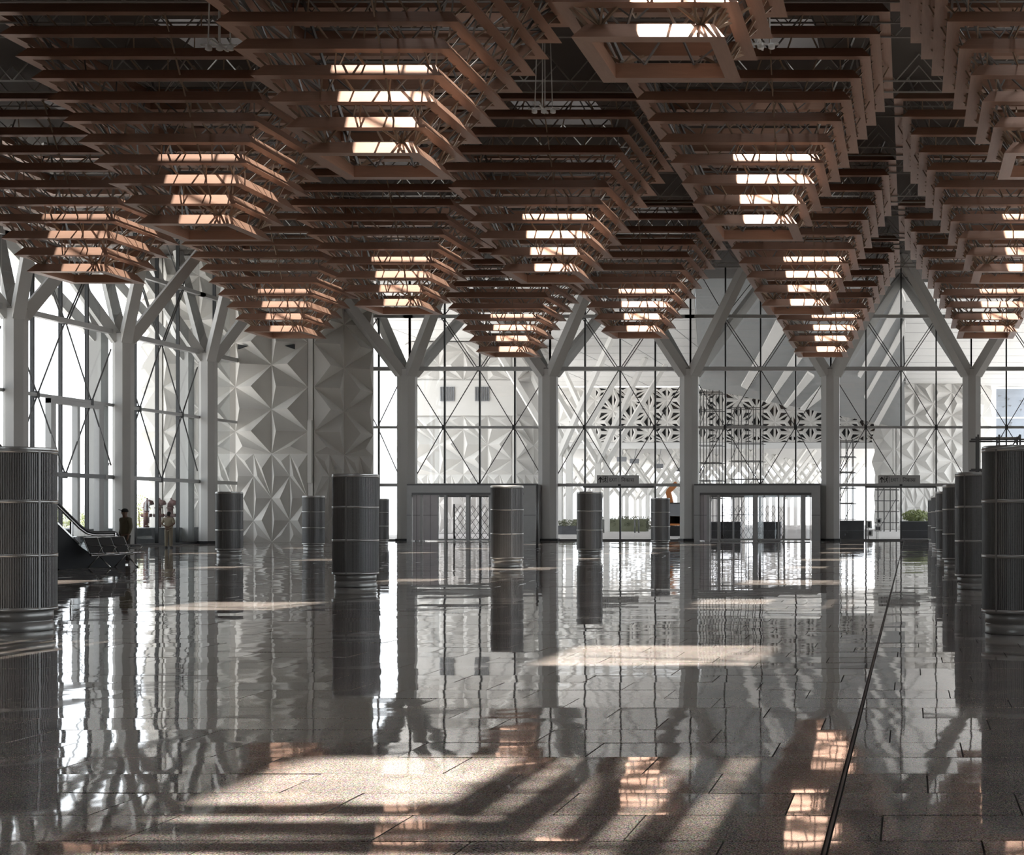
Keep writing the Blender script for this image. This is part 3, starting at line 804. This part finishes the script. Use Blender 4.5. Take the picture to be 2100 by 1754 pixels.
# ------------------------------------------------------------------ steel drums
def make_drum():
    t = empty('steel_drum'); R = .485; Hd = 2.50; zb = .30
    MB().cyl(0,0,zb,Hd-.04,R-.012,72,caps=False).build('perforated_shell', M['drum'], t, smooth=True)
    m = MB(); n = 110
    for i in range(n):
        a = 2*math.pi*i/n; c, s = math.cos(a), math.sin(a); wv = .0045; ro, ri = R+.002, R-.014
        P = [(ri*c-wv*s, ri*s+wv*c), (ri*c+wv*s, ri*s-wv*c), (ro*c+wv*s, ro*s-wv*c), (ro*c-wv*s, ro*s+wv*c)]
        k = len(m.v); m.v += [(x,y,zb) for x,y in P]+[(x,y,Hd-.05) for x,y in P]
        m.f += [(k+1,k+2,k+6,k+5),(k+2,k+3,k+7,k+6),(k+3,k,k+4,k+7)]
    tag(m.build('ribs', M['drum_rib'], t), kind='stuff')
    for z in (zb+.0, zb+(Hd-zb)/3, zb+2*(Hd-zb)/3, Hd-.05):
        MB().lathe(0,0,[(R-.02,z-.022),(R+.008,z-.022),(R+.008,z+.028),(R-.02,z+.028)],72).build('band', M['drum_band'], t, smooth=True)
    MB().lathe(0,0,[(.02,Hd-.03),(R-.02,Hd-.03),(R,Hd-.02),(R,Hd),(R-.03,Hd+.012),(.02,Hd+.012)],72).build('top_cap', M['drum_band'], t)
    MB().lathe(0,0,[(R-.05,0.0),(R-.045,.01),(R-.045,.12),(R-.06,.125),(R-.06,.145),(R-.045,.15),(R-.045,.30),(R-.2,.30)],72).build('plinth', M['plinth'], t, smooth=True)
    for a in (-.55, math.pi*.5, math.pi*1.2):
        MB().bar(((R+.004)*math.cos(a),(R+.004)*math.sin(a),zb),((R+.004)*math.cos(a),(R+.004)*math.sin(a),Hd-.04),.03,.012,up=(math.cos(a),math.sin(a),0)).build('seam_strip', M['drum_rib'], t)
    return t
DR = [((-12.3,20.0),'big dark steel drum cut by the left edge of the picture',.1),
      ((-12.37,32.4),'dark ribbed steel drum standing in front of the relief tower',.9),
      ((-12.38,44.6),'ribbed steel drum standing in front of the first doors',1.5),
      ((-12.36,56.0),'ribbed steel drum under the first exit sign',2.2),
      ((-12.9,75.0),'small steel drum beside the column left of the second doors',.4),
      ((-26.25,56.0),'steel drum left of the relief tower, under the forked column',3.1),
      ((-27.6,67.2),'small steel drum at the right foot of the relief tower',1.1),
      ((-28.5,78.0),'small steel drum half hidden behind the dark drum, before the bright gap',.6),
      ((1.45,19.6),'nearest and largest steel drum at the right edge of the picture',.25),
      ((1.45,31.4),'second steel drum of the right hand row from the camera',.3),
      ((1.45,43.6),'third steel drum of the right hand row from the camera',1.0),
      ((1.45,55.7),'fourth steel drum of the right hand row from the camera',2.0),
      ((1.45,67.8),'fifth steel drum of the right hand row from the camera',.7),
      ((1.45,79.9),'farthest steel drum of the right hand row, beside the shrub planter',1.6)]
dp = make_drum()
for i, ((x, y), lab, rz) in enumerate(DR):
    o = dp if i == 0 else copy_tree(dp)
    o.location = (x, y, 0); o.rotation_euler.z = rz
    tag(o, lab, 'drum', 'ribbed steel air drums on the floor')

# ------------------------------------------------------------------ escalator
es = empty('escalator', (-25.1, 46.3, 0))
def rail_path(x, off=0):
    """newel at the foot, flat, then rising towards the camera (-Y)"""
    pts = []
    for i in range(9):
        a = -math.pi/2+math.pi*i/8; pts.append((x, -.55+.42*math.cos(a)+off, .64+.42*math.sin(a)))
    pts = pts[2:]
    pts += [(x,-1.2+off,1.06),(x,-1.7+off,1.07),(x,-2.05+off,1.13),(x,-2.4+off,1.28)]
    pts += [(x,-2.4-8.5+off,1.28+8.5*.577)]
    return pts
for x, nm in ((0,'handrail'),(-1.45,'handrail')):
    MB().tube([(p[0],p[1],p[2]) for p in rail_path(x)], .05, 10).build(nm, M['black'], es, smooth=True)
    MB().tube([(p[0],p[1]*1.0,p[2]-.075) for p in rail_path(x)], .035, 8).build('rail_profile', M['chrome'], es, smooth=True)
    g = MB(); pr = [(-.3,.35),(-.3,.95),(-1.7,1.0),(-2.4,1.2),(-10.9,6.1),(-10.9,5.5),(-2.6,.72),(-1.9,.4)]
    g.extr(pr, 'x', x-.006, x+.006); g.build('glass_balustrade', M['door_glass'], es)
    for yy, zz in ((-.5,.0),(-2.9,.36),(-4.3,1.17),(-5.7,1.98)):
        MB().bar((x+.03,yy,zz+.3),(x+.03,yy,zz+1.05),.05).build('baluster', M['chrome'], es)
        MB().bar((x+.03,yy,zz+.6),(x+.12,yy+.12,zz+.6),.03).build('peg', M['chrome'], es)
for x in (.06, -1.51):
    s_ = MB(); s_.extr([(0,0),(0,.36),(-1.9,.40),(-2.6,.70),(-10.9,5.49),(-10.9,4.2),(-3.6,0)], 'x', x-.03, x+.03); s_.build('side_panel', M['skirt'], es)
    MB().bar((x,-2.6,.74),(x,-10.9,5.53),.09,.05).build('side_trim', M['chrome'], es)
MB().extr([(0,.0),(0,.03),(-1.9,.03),(-10.9,5.2),(-10.9,4.2),(-3.6,0)], 'x', -1.48, .03).build('truss', M['black'], es)
m = MB()
for i in range(22):
    y = -1.6-.385*i; z = .03+.222*i
    MB().box(-1.25,-.2,y-.4,y,z-.15,z+.03).build('step', M['steel'], es)
MB().box(-1.3,-.15,-1.5,.6,0,.035).build('comb_plate', M['chrome'], es)
tag(es, 'dark escalator with black handrail rising behind the left drum', 'escalator')

# ------------------------------------------------------------------ bench of three seats
be = empty('seat_bench', (-24.5, 43.5, 0)); be.rotation_euler.z = math.radians(80)
# local x along the bench, -y = facing side
MB().tube([(-.05,0,.40),(1.75,0,.40)], .035, 10).build('beam', M['chrome'], be, smooth=True)
for i in range(3):
    x0_ = .03+i*.57
    MB().quadbox([(x0_,-.42,.44),(x0_+.5,-.42,.44),(x0_+.5,.08,.41),(x0_,.08,.41),(x0_,-.42,.47),(x0_+.5,-.42,.47),(x0_+.5,.08,.44),(x0_,.08,.44)]).build('seat', M['seat'], be)
    MB().quadbox([(x0_,.06,.46),(x0_+.5,.06,.46),(x0_+.5,.1,.46),(x0_,.1,.46),(x0_,.27,.92),(x0_+.5,.27,.92),(x0_+.5,.31,.92),(x0_,.31,.92)]).build('backrest', M['seat'], be)
    MB().tube([(x0_,-.43,.455),(x0_+.5,-.43,.455)], .03, 8).build('front_tube', M['chrome'], be, smooth=True)
for i in range(4):
    x0_ = .0+i*.57
    MB().tube([(x0_,.3,.93),(x0_,.08,.44),(x0_,-.42,.45)], .02, 8).build('side_frame', M['chrome'], be, smooth=True)
    MB().tube([(x0_,.19,.68),(x0_,-.28,.68),(x0_,-.36,.64),(x0_,-.2,.44)], .016, 8).build('armrest', M['chrome'], be, smooth=True)
MB().tube([(0,.3,.93),(1.72,.3,.93)], .018, 8).build('top_rail', M['chrome'], be, smooth=True)
for x0_ in (.3, 1.45):
    MB().tube([(x0_,.02,.40),(x0_,-.38,.03)], .022, 8).build('leg', M['chrome'], be, smooth=True)
    MB().tube([(x0_,-.02,.40),(x0_,.36,.03)], .022, 8).build('leg', M['chrome'], be, smooth=True)
    for yy in (-.39,.37): MB().cyl(x0_,yy,0,.03,.03,12).build('foot', M['black'], be)
tag(be, 'black three-seat metal bench with chrome armrests beside the escalator', 'bench')

# ------------------------------------------------------------------ people
def skin_mesh(name, joints, edges, material, parent, root=0, sub=2):
    me = bpy.data.meshes.new(name); me.from_pydata([j[0] for j in joints], edges, []); 
    o = bpy.data.objects.new(name, me); C.objects.link(o)
    md = o.modifiers.new('skin', 'SKIN'); md.use_smooth_shade = True
    for i, j in enumerate(joints):
        r = j[1]; sv = me.skin_vertices[0].data[i]
        sv.radius = r if isinstance(r, tuple) else (r, r); sv.use_root = (i == root)
    ss = o.modifiers.new('sub', 'SUBSURF'); ss.levels = sub; ss.render_levels = sub
    dg = bpy.context.evaluated_depsgraph_get(); dg.update()
    me2 = bpy.data.meshes.new_from_object(o.evaluated_get(dg)); bpy.data.objects.remove(o)
    me2.materials.clear(); me2.materials.append(material); me2.name = name
    for p_ in me2.polygons: p_.use_smooth = True
    return obj(name, me2, parent)
def person(loc, rz, label, arms, shirt, trousers, cap, head_yaw=0, scale=1.0, sleeves_long=False):
    """local frame: the figure faces -Y; 1.74 m tall"""
    t = empty('person', loc); t.rotation_euler.z = rz; t.scale = (scale,)*3
    J = [((0,0,.95),(.15,.105)), ((0,.005,1.12),(.14,.10)), ((0,.01,1.30),(.165,.11)), ((0,.01,1.42),(.12,.09)), ((0,.0,1.49),(.058,.06)), ((0,-.02,1.56),(.066,.075)), ((0,-.015,1.65),(.078,.098)), ((0,-.01,1.72),(.055,.07))]
    E = [(i,i+1) for i in range(7)]
    for s in (-1, 1):
        k = len(J); J += [((s*.10,0,.88),.095), ((s*.105,-.01,.5),.062), ((s*.11,.02,.28),.055), ((s*.11,.03,.09),.038), ((s*.12,-.06,.04),(.042,.035)), ((s*.125,-.16,.03),(.042,.028))]
        E += [(0,k)]+[(k+i,k+i+1) for i in range(5)]
        A = arms[0 if s < 0 else 1]      # shoulder, elbow, wrist, palm
        k = len(J); J += [(A[0],.062), (A[1],.042), (A[2],.03), (A[3],(.036,.022))]
        E += [(3,k),(k,k+1),(k+1,k+2),(k+2,k+3)]
        pdir = (Vector(A[3])-Vector(A[2])).normalized(); sidev = pdir.cross(Vector((0,1,0))) if abs(pdir.y) < .8 else pdir.cross(Vector((0,0,1)))
        sidev.normalize()
        for f in range(5):
            off = sidev*(-.03+.015*f); ln = (.05,.085,.095,.088,.07)[f]
            st = Vector(A[3])+off*.9+pdir*(.0 if f == 0 else .03)
            dirf = (pdir+sidev*(-.7 if f == 0 else 0)).normalized()
            kk = len(J); J += [(tuple(st),.010), (tuple(st+dirf*ln*.55),.009), (tuple(st+dirf*ln*.95+Vector((0,-.012,0))),.008)]
            E += [(k+3,kk),(kk,kk+1),(kk+1,kk+2)]
    skin_mesh('body', J, E, M['skin'], t)
    # shirt
    SJ = [((0,0,.88),(.215,.15)), ((0,.005,1.10),(.205,.145)), ((0,.01,1.28),(.225,.15)), ((0,.01,1.39),(.17,.115)), ((0,.005,1.48),(.07,.07))]
    SE = [(0,1),(1,2),(2,3),(3,4)]
    for s in (-1, 1):
        A = arms[0 if s < 0 else 1]; k = len(SJ); a, b = Vector(A[0]), Vector(A[1])
        SJ += [(tuple(a),.08), (tuple(a.lerp(b,.9)),.07)]; SE += [(3,k),(k,k+1)]
        if sleeves_long:
            SJ += [(tuple(Vector(A[1]).lerp(Vector(A[2]),.15)),.056), (tuple(Vector(A[1]).lerp(Vector(A[2]),.95)),.046)]; SE += [(k+1,k+2),(k+2,k+3)]
    skin_mesh('shirt', SJ, SE, shirt, t)
    TJ = [((0,0,.97),(.162,.118))]; TE = []
    for s in (-1, 1):
        k = len(TJ); TJ += [((s*.095,0,.86),.108), ((s*.105,-.005,.5),.085), ((s*.112,.02,.12),.072), ((s*.112,.02,.07),.07)]; TE += [(0,k),(k,k+1),(k+1,k+2),(k+2,k+3)]
    skin_mesh('trousers', TJ, TE, trousers, t)
    for s in (-1, 1):
        skin_mesh('shoe', [((s*.115,.06,.045),(.045,.042)), ((s*.12,-.05,.04),(.048,.038)), ((s*.128,-.17,.03),(.043,.028))], [(0,1),(1,2)], M['black'], t)
    m = MB(); hz_ = 1.665
    for i in range(6):
        pass
    prof = [(.091,-.015),(.093,.02),(.086,.055),(.065,.085),(.03,.1),(.003,.103)]
    m.lathe(0,0,prof,18)
    m.v = [(v[0]*.95, v[1]*1.14-.012, hz_+v[2]) for v in m.v]
    hh = m.build('cap' if cap else 'hair', M['hair'], t, smooth=True)
    hh.rotation_euler.z = head_yaw
    if cap:
        b_ = MB(); pts = [(.085*math.cos(a_), -.075-.13*math.sin(a_)) for a_ in [math.pi*i/8 for i in range(9)]]
        b_.prism(pts, hz_+.0, hz_+.014); b_.v = [(v[0], v[1], v[2]+.02-(v[1]+.08)*.35) for v in b_.v]
        o = b_.build('cap_brim', M['hair'], t); o.rotation_euler.z = head_yaw
    else:
        bk = MB(); bk.lathe(0,0,[(.06,-.11),(.083,-.07),(.09,-.02),(.09,0)],18); bk.v = [(v[0]*.93, v[1]*.95+.012, hz_+v[2]) for v in bk.v if True]
        bk.build('back_hair', M['hair'], t, smooth=True)
    # face: nose, eyes, mouth, ears
    nz = MB().tube([(0,-.098,1.65),(0,-.118,1.618),(0,-.095,1.605)], .012, 6).build('nose', M['skin'], t, smooth=True); nz.rotation_euler.z = head_yaw
    for s in (-1, 1):
        e_ = MB().lathe(0,0,[(.004,-.008),(.011,-.004),(.011,.004),(.004,.008)],8); e_.v = [(s*.03+v[0], -.098+v[1]*.3, 1.645+v[2]) for v in e_.v]
        e_.build('eye', M['hair'], t).rotation_euler.z = head_yaw
        r_ = MB().tube([(s*.078,.005,1.655),(s*.09,.012,1.64),(s*.08,.008,1.605)], .011, 6).build('ear', M['skin'], t, smooth=True); r_.rotation_euler.z = head_yaw
    MB().tube([(-.022,-.088,1.578),(0,-.094,1.577),(.022,-.088,1.578)], .006, 6).build('mouth', M['darkcloth'], t).rotation_euler.z = head_yaw
    tag(t, label, 'person'); return t
armsA = [[(-.185,.01,1.42),(-.235,.03,1.15),(-.225,-.04,.92),(-.22,-.06,.84)], [(.185,.01,1.42),(.235,.03,1.15),(.225,-.04,.92),(.22,-.06,.84)]]
armsB = [[(-.185,.01,1.42),(-.30,.09,1.17),(-.08,.19,1.02),(-.01,.20,.99)], [(.185,.01,1.42),(.30,.09,1.17),(.09,.20,1.05),(.02,.215,1.02)]]
# man in cap: faces left and slightly towards the camera
person((pX(257,48.6), 48.6, 0), math.radians(-28), 'man in dark cap and olive shirt standing at the foot of the escalator', armsA, M['olive'], M['darkcloth'], True, math.radians(-48), 1.035, True)
# man seen from behind, hands clasped behind the back
person((pX(346,72.0), 72.0, 0), math.radians(180+6), 'man in pale shirt seen from behind with hands clasped at his back', armsB, M['khaki'], M['trouser'], False, 0, 1.02)

# ------------------------------------------------------------------ outside the left wall
kb = MB().box(-46.5, WX-.7, 60, 88.0, -.6, .92).build('kerb_wall', M['kerb']); tag(kb, 'low grey granite kerb wall outside the left glass', 'low wall')
for i, x in enumerate((300, 325, 349)):
    d = 83.5+i*.35; X = pX(x, d); t = empty('hydrant_pipe', (X, d, .9))
    MB().cyl(0,0,0,1.15,.16,20).build('riser', M['hydrant'], t, smooth=True)
    MB().lathe(0,0,[(.2,1.12),(.22,1.13),(.22,1.18),(.2,1.19)],20).build('flange', M['hydrant'], t)
    MB().tube([(0,0,1.18),(.02,0,1.38),(.12,0,1.5),(.24,0,1.45),(.28,0,1.32)], .17, 14).build('elbow', M['hydrant'], t, smooth=True)
    MB().tube([(-.28,0,.72),(.3,0,.72)], .1, 12).build('cross_pipe', M['hydrant'], t, smooth=True)
    MB().cyl(.05,0,1.5,1.72,.05,10).build('valve_stem', M['hydrant'], t, smooth=True)
    tag(t, ('left','middle','right')[i]+' one of three red-brown hydrant pipes outside the left glass', 'pipe', 'hydrant pipes outside')
def foliage(parent, n, rx, ry, rz, z, size, seed, material, name='foliage'):
    rs = random.Random(seed); m = MB()
    for i in range(n):
        while True:
            p_ = Vector((rs.uniform(-1,1), rs.uniform(-1,1), rs.uniform(-1,1)))
            if p_.length < 1: break
        c = Vector((p_.x*rx, p_.y*ry, z+p_.z*rz))
        a = Vector((rs.gauss(0,1),rs.gauss(0,1),rs.gauss(0,1))).normalized(); b = a.orthogonal().normalized()
        l = size*rs.uniform(.6,1.3)
        m.face([c-a*l, c+b*l*.4, c+a*l, c-b*l*.4])
    o = m.build(name, material, parent, fix=False); tag(o, kind='stuff'); return o
for i, (x, d, h, lab) in enumerate(((285, 100, 3.4, 'small pale green tree outside beyond the hydrant pipes'), (165, 95, 2.2, 'yellow green shrub outside the left portal'), (125, 98, 2.6, 'loose green shrub outside at the far left'), (255, 92, 1.2, 'low dark shrub outside beside the hydrants'))):
    t = empty('garden_shrub', (pX(x,d), d, -.6))
    MB().tube([(0,0,0),(.05,0,h*.4),(-.04,.02,h*.8)], .05, 6).build('stem', M['bark'], t)
    foliage(t, 900, h*.33, h*.33, h*.38, h*.72, .075, 20+i, M['leaf']); tag(t, lab, 'shrub')
fl = empty('elevated_road')
MB().box(-190, -105, 250, 262, 10.8, 14.6).build('deck', M['white'], fl)
for i in range(7):
    x = -180+i*12
    MB().bar((x,252,0),(x+5,252,11),1.0).build('strut', M['white'], fl); MB().bar((x+10,252,0),(x+5,252,11),1.0).build('strut', M['white'], fl)
tag(fl, 'pale elevated road on slanted struts far outside the left glass', 'bridge')

# ------------------------------------------------------------------ forecourt: hedge, planters, excavator, scaffolds
hd = empty('hedge', (pX(1290,152), 152, -.03))
m = MB().box(-9.0, 4.2, -.8, .8, 0, 1.3).build('hedge_core', M['hedge'], hd)
foliage(hd, 2600, 6.8, 1.0, .75, .85, .12, 31, M['hedge']); hd.children[1].location.x = -2.3
tag(hd, 'clipped green hedge across the forecourt under the first exit sign', 'hedge')
hd = empty('hedge', (pX(1165,128), 128, -.03))
MB().box(-1.4, 1.6, -.6, .6, 0, .75).build('hedge_box', M['planter'], hd); foliage(hd, 700, 1.6, .7, .45, .85, .1, 33, M['hedge'])
tag(hd, 'dark planted box outside at the left of the first exit sign', 'planter')
for i, x in enumerate((1238, 1302, 1310)):
    b = empty('bollard', (pX(x,140), 140, -.03)); MB().cyl(0,0,0,1.25,.07,14).build('post', M['alu_dark'], b, smooth=True); MB().lathe(0,0,[(.08,1.2),(.085,1.22),(.06,1.28),(.01,1.3)],14).build('cap', M['alu_dark'], b)
    tag(b, ('left','middle','right')[i]+' one of three slim dark bollards before the hedge', 'bollard', 'slim bollards outside')
ex = empty('excavator', (pX(1392,118), 118, -.03))
for s in (-1, 1):
    MB().extr([(-1.6,.15),(-1.3,0),(1.3,0),(1.6,.15),(1.75,.45),(1.5,.8),(-1.5,.8),(-1.75,.45)], 'y', s*.9-.25, s*.9+.25).build('track', M['black'], ex)
MB().box(-.9,2.1,-1.1,1.1,.85,1.9).build('engine_house', M['orange'], ex)
cb = MB().box(-.9,.5,-1.1,-.1,1.0,2.7).build('cab', M['black'], ex)
MB().box(-.75,.35,-1.12,-1.1,1.6,2.6).build('cab_glass', M['louvre'], cb)
MB().bar((-.4,.3,1.3),(-.9,.3,3.6),.45,.5,.4,.4).build('boom', M['orange'], ex)
MB().bar((-.9,.3,3.6),(-.2,.3,4.3),.38,.38).build('boom_knee', M['orange'], ex)
MB().bar((-.9,.25,3.7),(-.75,.25,1.6),.3,.34,.25,.25).build('stick', M['orange'], ex)
MB().extr([(-1.1,1.6),(-.45,1.6),(-.35,1.0),(-.8,.7),(-1.2,1.1)], 'y', 0, .6).build('bucket', M['black'], ex)
tag(ex, 'orange excavator outside partly hidden by the column left of the second doors', 'excavator')
def planter(x0_, x1_, d, h, label, plant=None, lines=True):
    X0, X1 = pX(x0_,d), pX(x1_,d); t = empty('stone_planter', ((X0+X1)/2, d, -.03)); w_ = (X1-X0)/2
    MB().box(-w_, w_, -.5, .5, 0, h).build('box', M['planter'], t)
    MB().box(-w_-.03, w_+.03, -.55, .55, h, h+.06).build('coping', M['kerb'], t)
    MB().box(-w_, w_, -.52, -.5, h*.48, h*.5).build('course_line', M['kerb'], t)
    if plant:
        foliage(t, 900, w_*.95, .6, .45, h+.4, .11, 41, M['leaf'], 'shrub')
    tag(t, label, 'planter'); return t
planter(1456, 1520, 104, 1.15, 'dark stone planter behind the left leaves of the second doors')
planter(1546, 1602, 104, 1.15, 'dark stone planter behind the right leaves of the second doors')
planter(1720, 1772, 101, 1.25, 'long dark stone planter outside left of the second exit sign')
planter(1846, 1912, 103, 1.2, 'dark stone planter with leafy shrub outside below the second exit sign', True)
def block_frame(x0_, y0_, x1_, y1_, lab, d=100):
    a, b = px(x0_,y1_,d), px(x1_,y0_,d); t = empty('square_frame', (a.x, d, a.z)); w_, h_ = b.x-a.x, b.z-a.z; e = .09
    MB().box(0,w_,-.2,.2,0,e).box(0,w_,-.2,.2,h_-e,h_).box(0,e,-.2,.2,e,h_-e).box(w_-e,w_,-.2,.2,e,h_-e).build('frame', M['white'], t)
    MB().box(e,w_-e,.1,.16,e,h_-e).build('back', M['louvre'], t)
    MB().box(e,e+.05,-.15,-.1,-a.z-.03,0).build('stem', M['white'], t) if a.z > 0 else None
    tag(t, lab, 'frame', 'white square frames outside'); return t
for r in ((1797,1063,1808,1075,'topmost white square frame outside right of the long planter'),(1777,1068,1788,1084,'upper left white square frame outside beside the long planter'),
          (1794,1078,1808,1090,'wide white square frame below the topmost one outside'),(1778,1087,1790,1100,'lowest white square frame outside beside the long planter')): block_frame(*r)
def scaffold(x0_, x1_, ytop, d, label, nx, lev, depth=2.5):
    X0, X1 = pX(x0_,d), pX(x1_,d); zt = pZ(ytop,d); t = empty('scaffold', (X0, d, -.03)); L = X1-X0
    for i in range(nx+1):
        for yy in (0, depth): MB().box(L*i/nx-.04, L*i/nx+.04, yy-.04, yy+.04, 0, zt).build('standard', M['rod'], t)
    for j in range(1, lev+1):
        z = zt*j/lev-.2
        for yy in (0, depth): MB().box(-.3, L+.3, yy-.035, yy+.035, z-.035, z+.035).build('ledger', M['rod'], t)
        if j % 2 == 0: MB().box(0, L, .1, depth-.1, z+.05, z+.1).build('deck_board', M['joist'], t)
    for j in range(lev):
        i = j % nx; MB().bar((L*i/nx,-.05,zt*j/lev),(L*(i+1)/nx,-.05,zt*(j+1)/lev),.06).build('diagonal', M['rod'], t)
    tag(t, label, 'scaffold'); return t
scaffold(1436, 1475, 800, 150, 'tall grey scaffold outside behind the second doors, left one', 3, 8)
scaffold(1500, 1560, 832, 160, 'wide grey scaffold outside behind the second doors, middle one', 4, 7)
scaffold(1722, 1748, 900, 140, 'narrow grey scaffold outside just right of the second door column', 2, 6)
scaffold(1800, 1838, 1000, 150, 'low grey scaffold outside under the second exit sign', 3, 4)
scaffold(2006, 2092, 890, 60, 'tubular scaffold tower standing behind the largest drum at right', 2, 4, 1.6)
# spot light clusters under the roof
for i, (x, y, d, lab) in enumerate(((1115,225,47,'cluster of small white spotlights hanging in the dark gap at top centre'), (450,95,40,'cluster of small white spotlights under the roof at top left'), (1560,92,40,'cluster of small white spotlights under the roof right of the topmost pyramid'))):
    p_ = px(x, y, d); t = empty('spotlight_cluster', (p_.x, d, p_.z))
    for j in range(4):
        a = 1.57*j+.4; MB().bar((.28*math.cos(a),.28*math.sin(a),.05),(.2*math.cos(a),.2*math.sin(a),ROOF-p_.z),.03).build('drop_rod', M['white'], t)
    MB().box(-.5,.5,-.03,.03,.0,.05).box(-.03,.03,-.5,.5,.0,.05).build('frame', M['white'], t)
    for j in range(3):
        MB().lathe(-.3+.3*j,.0,[(.05,-.12),(.09,-.1),(.09,.0),(.04,.05)],14).build('lamp_head', M['white'], t, smooth=True)
    tag(t, lab, 'spotlights')
print('OBJS', len(bpy.data.objects))
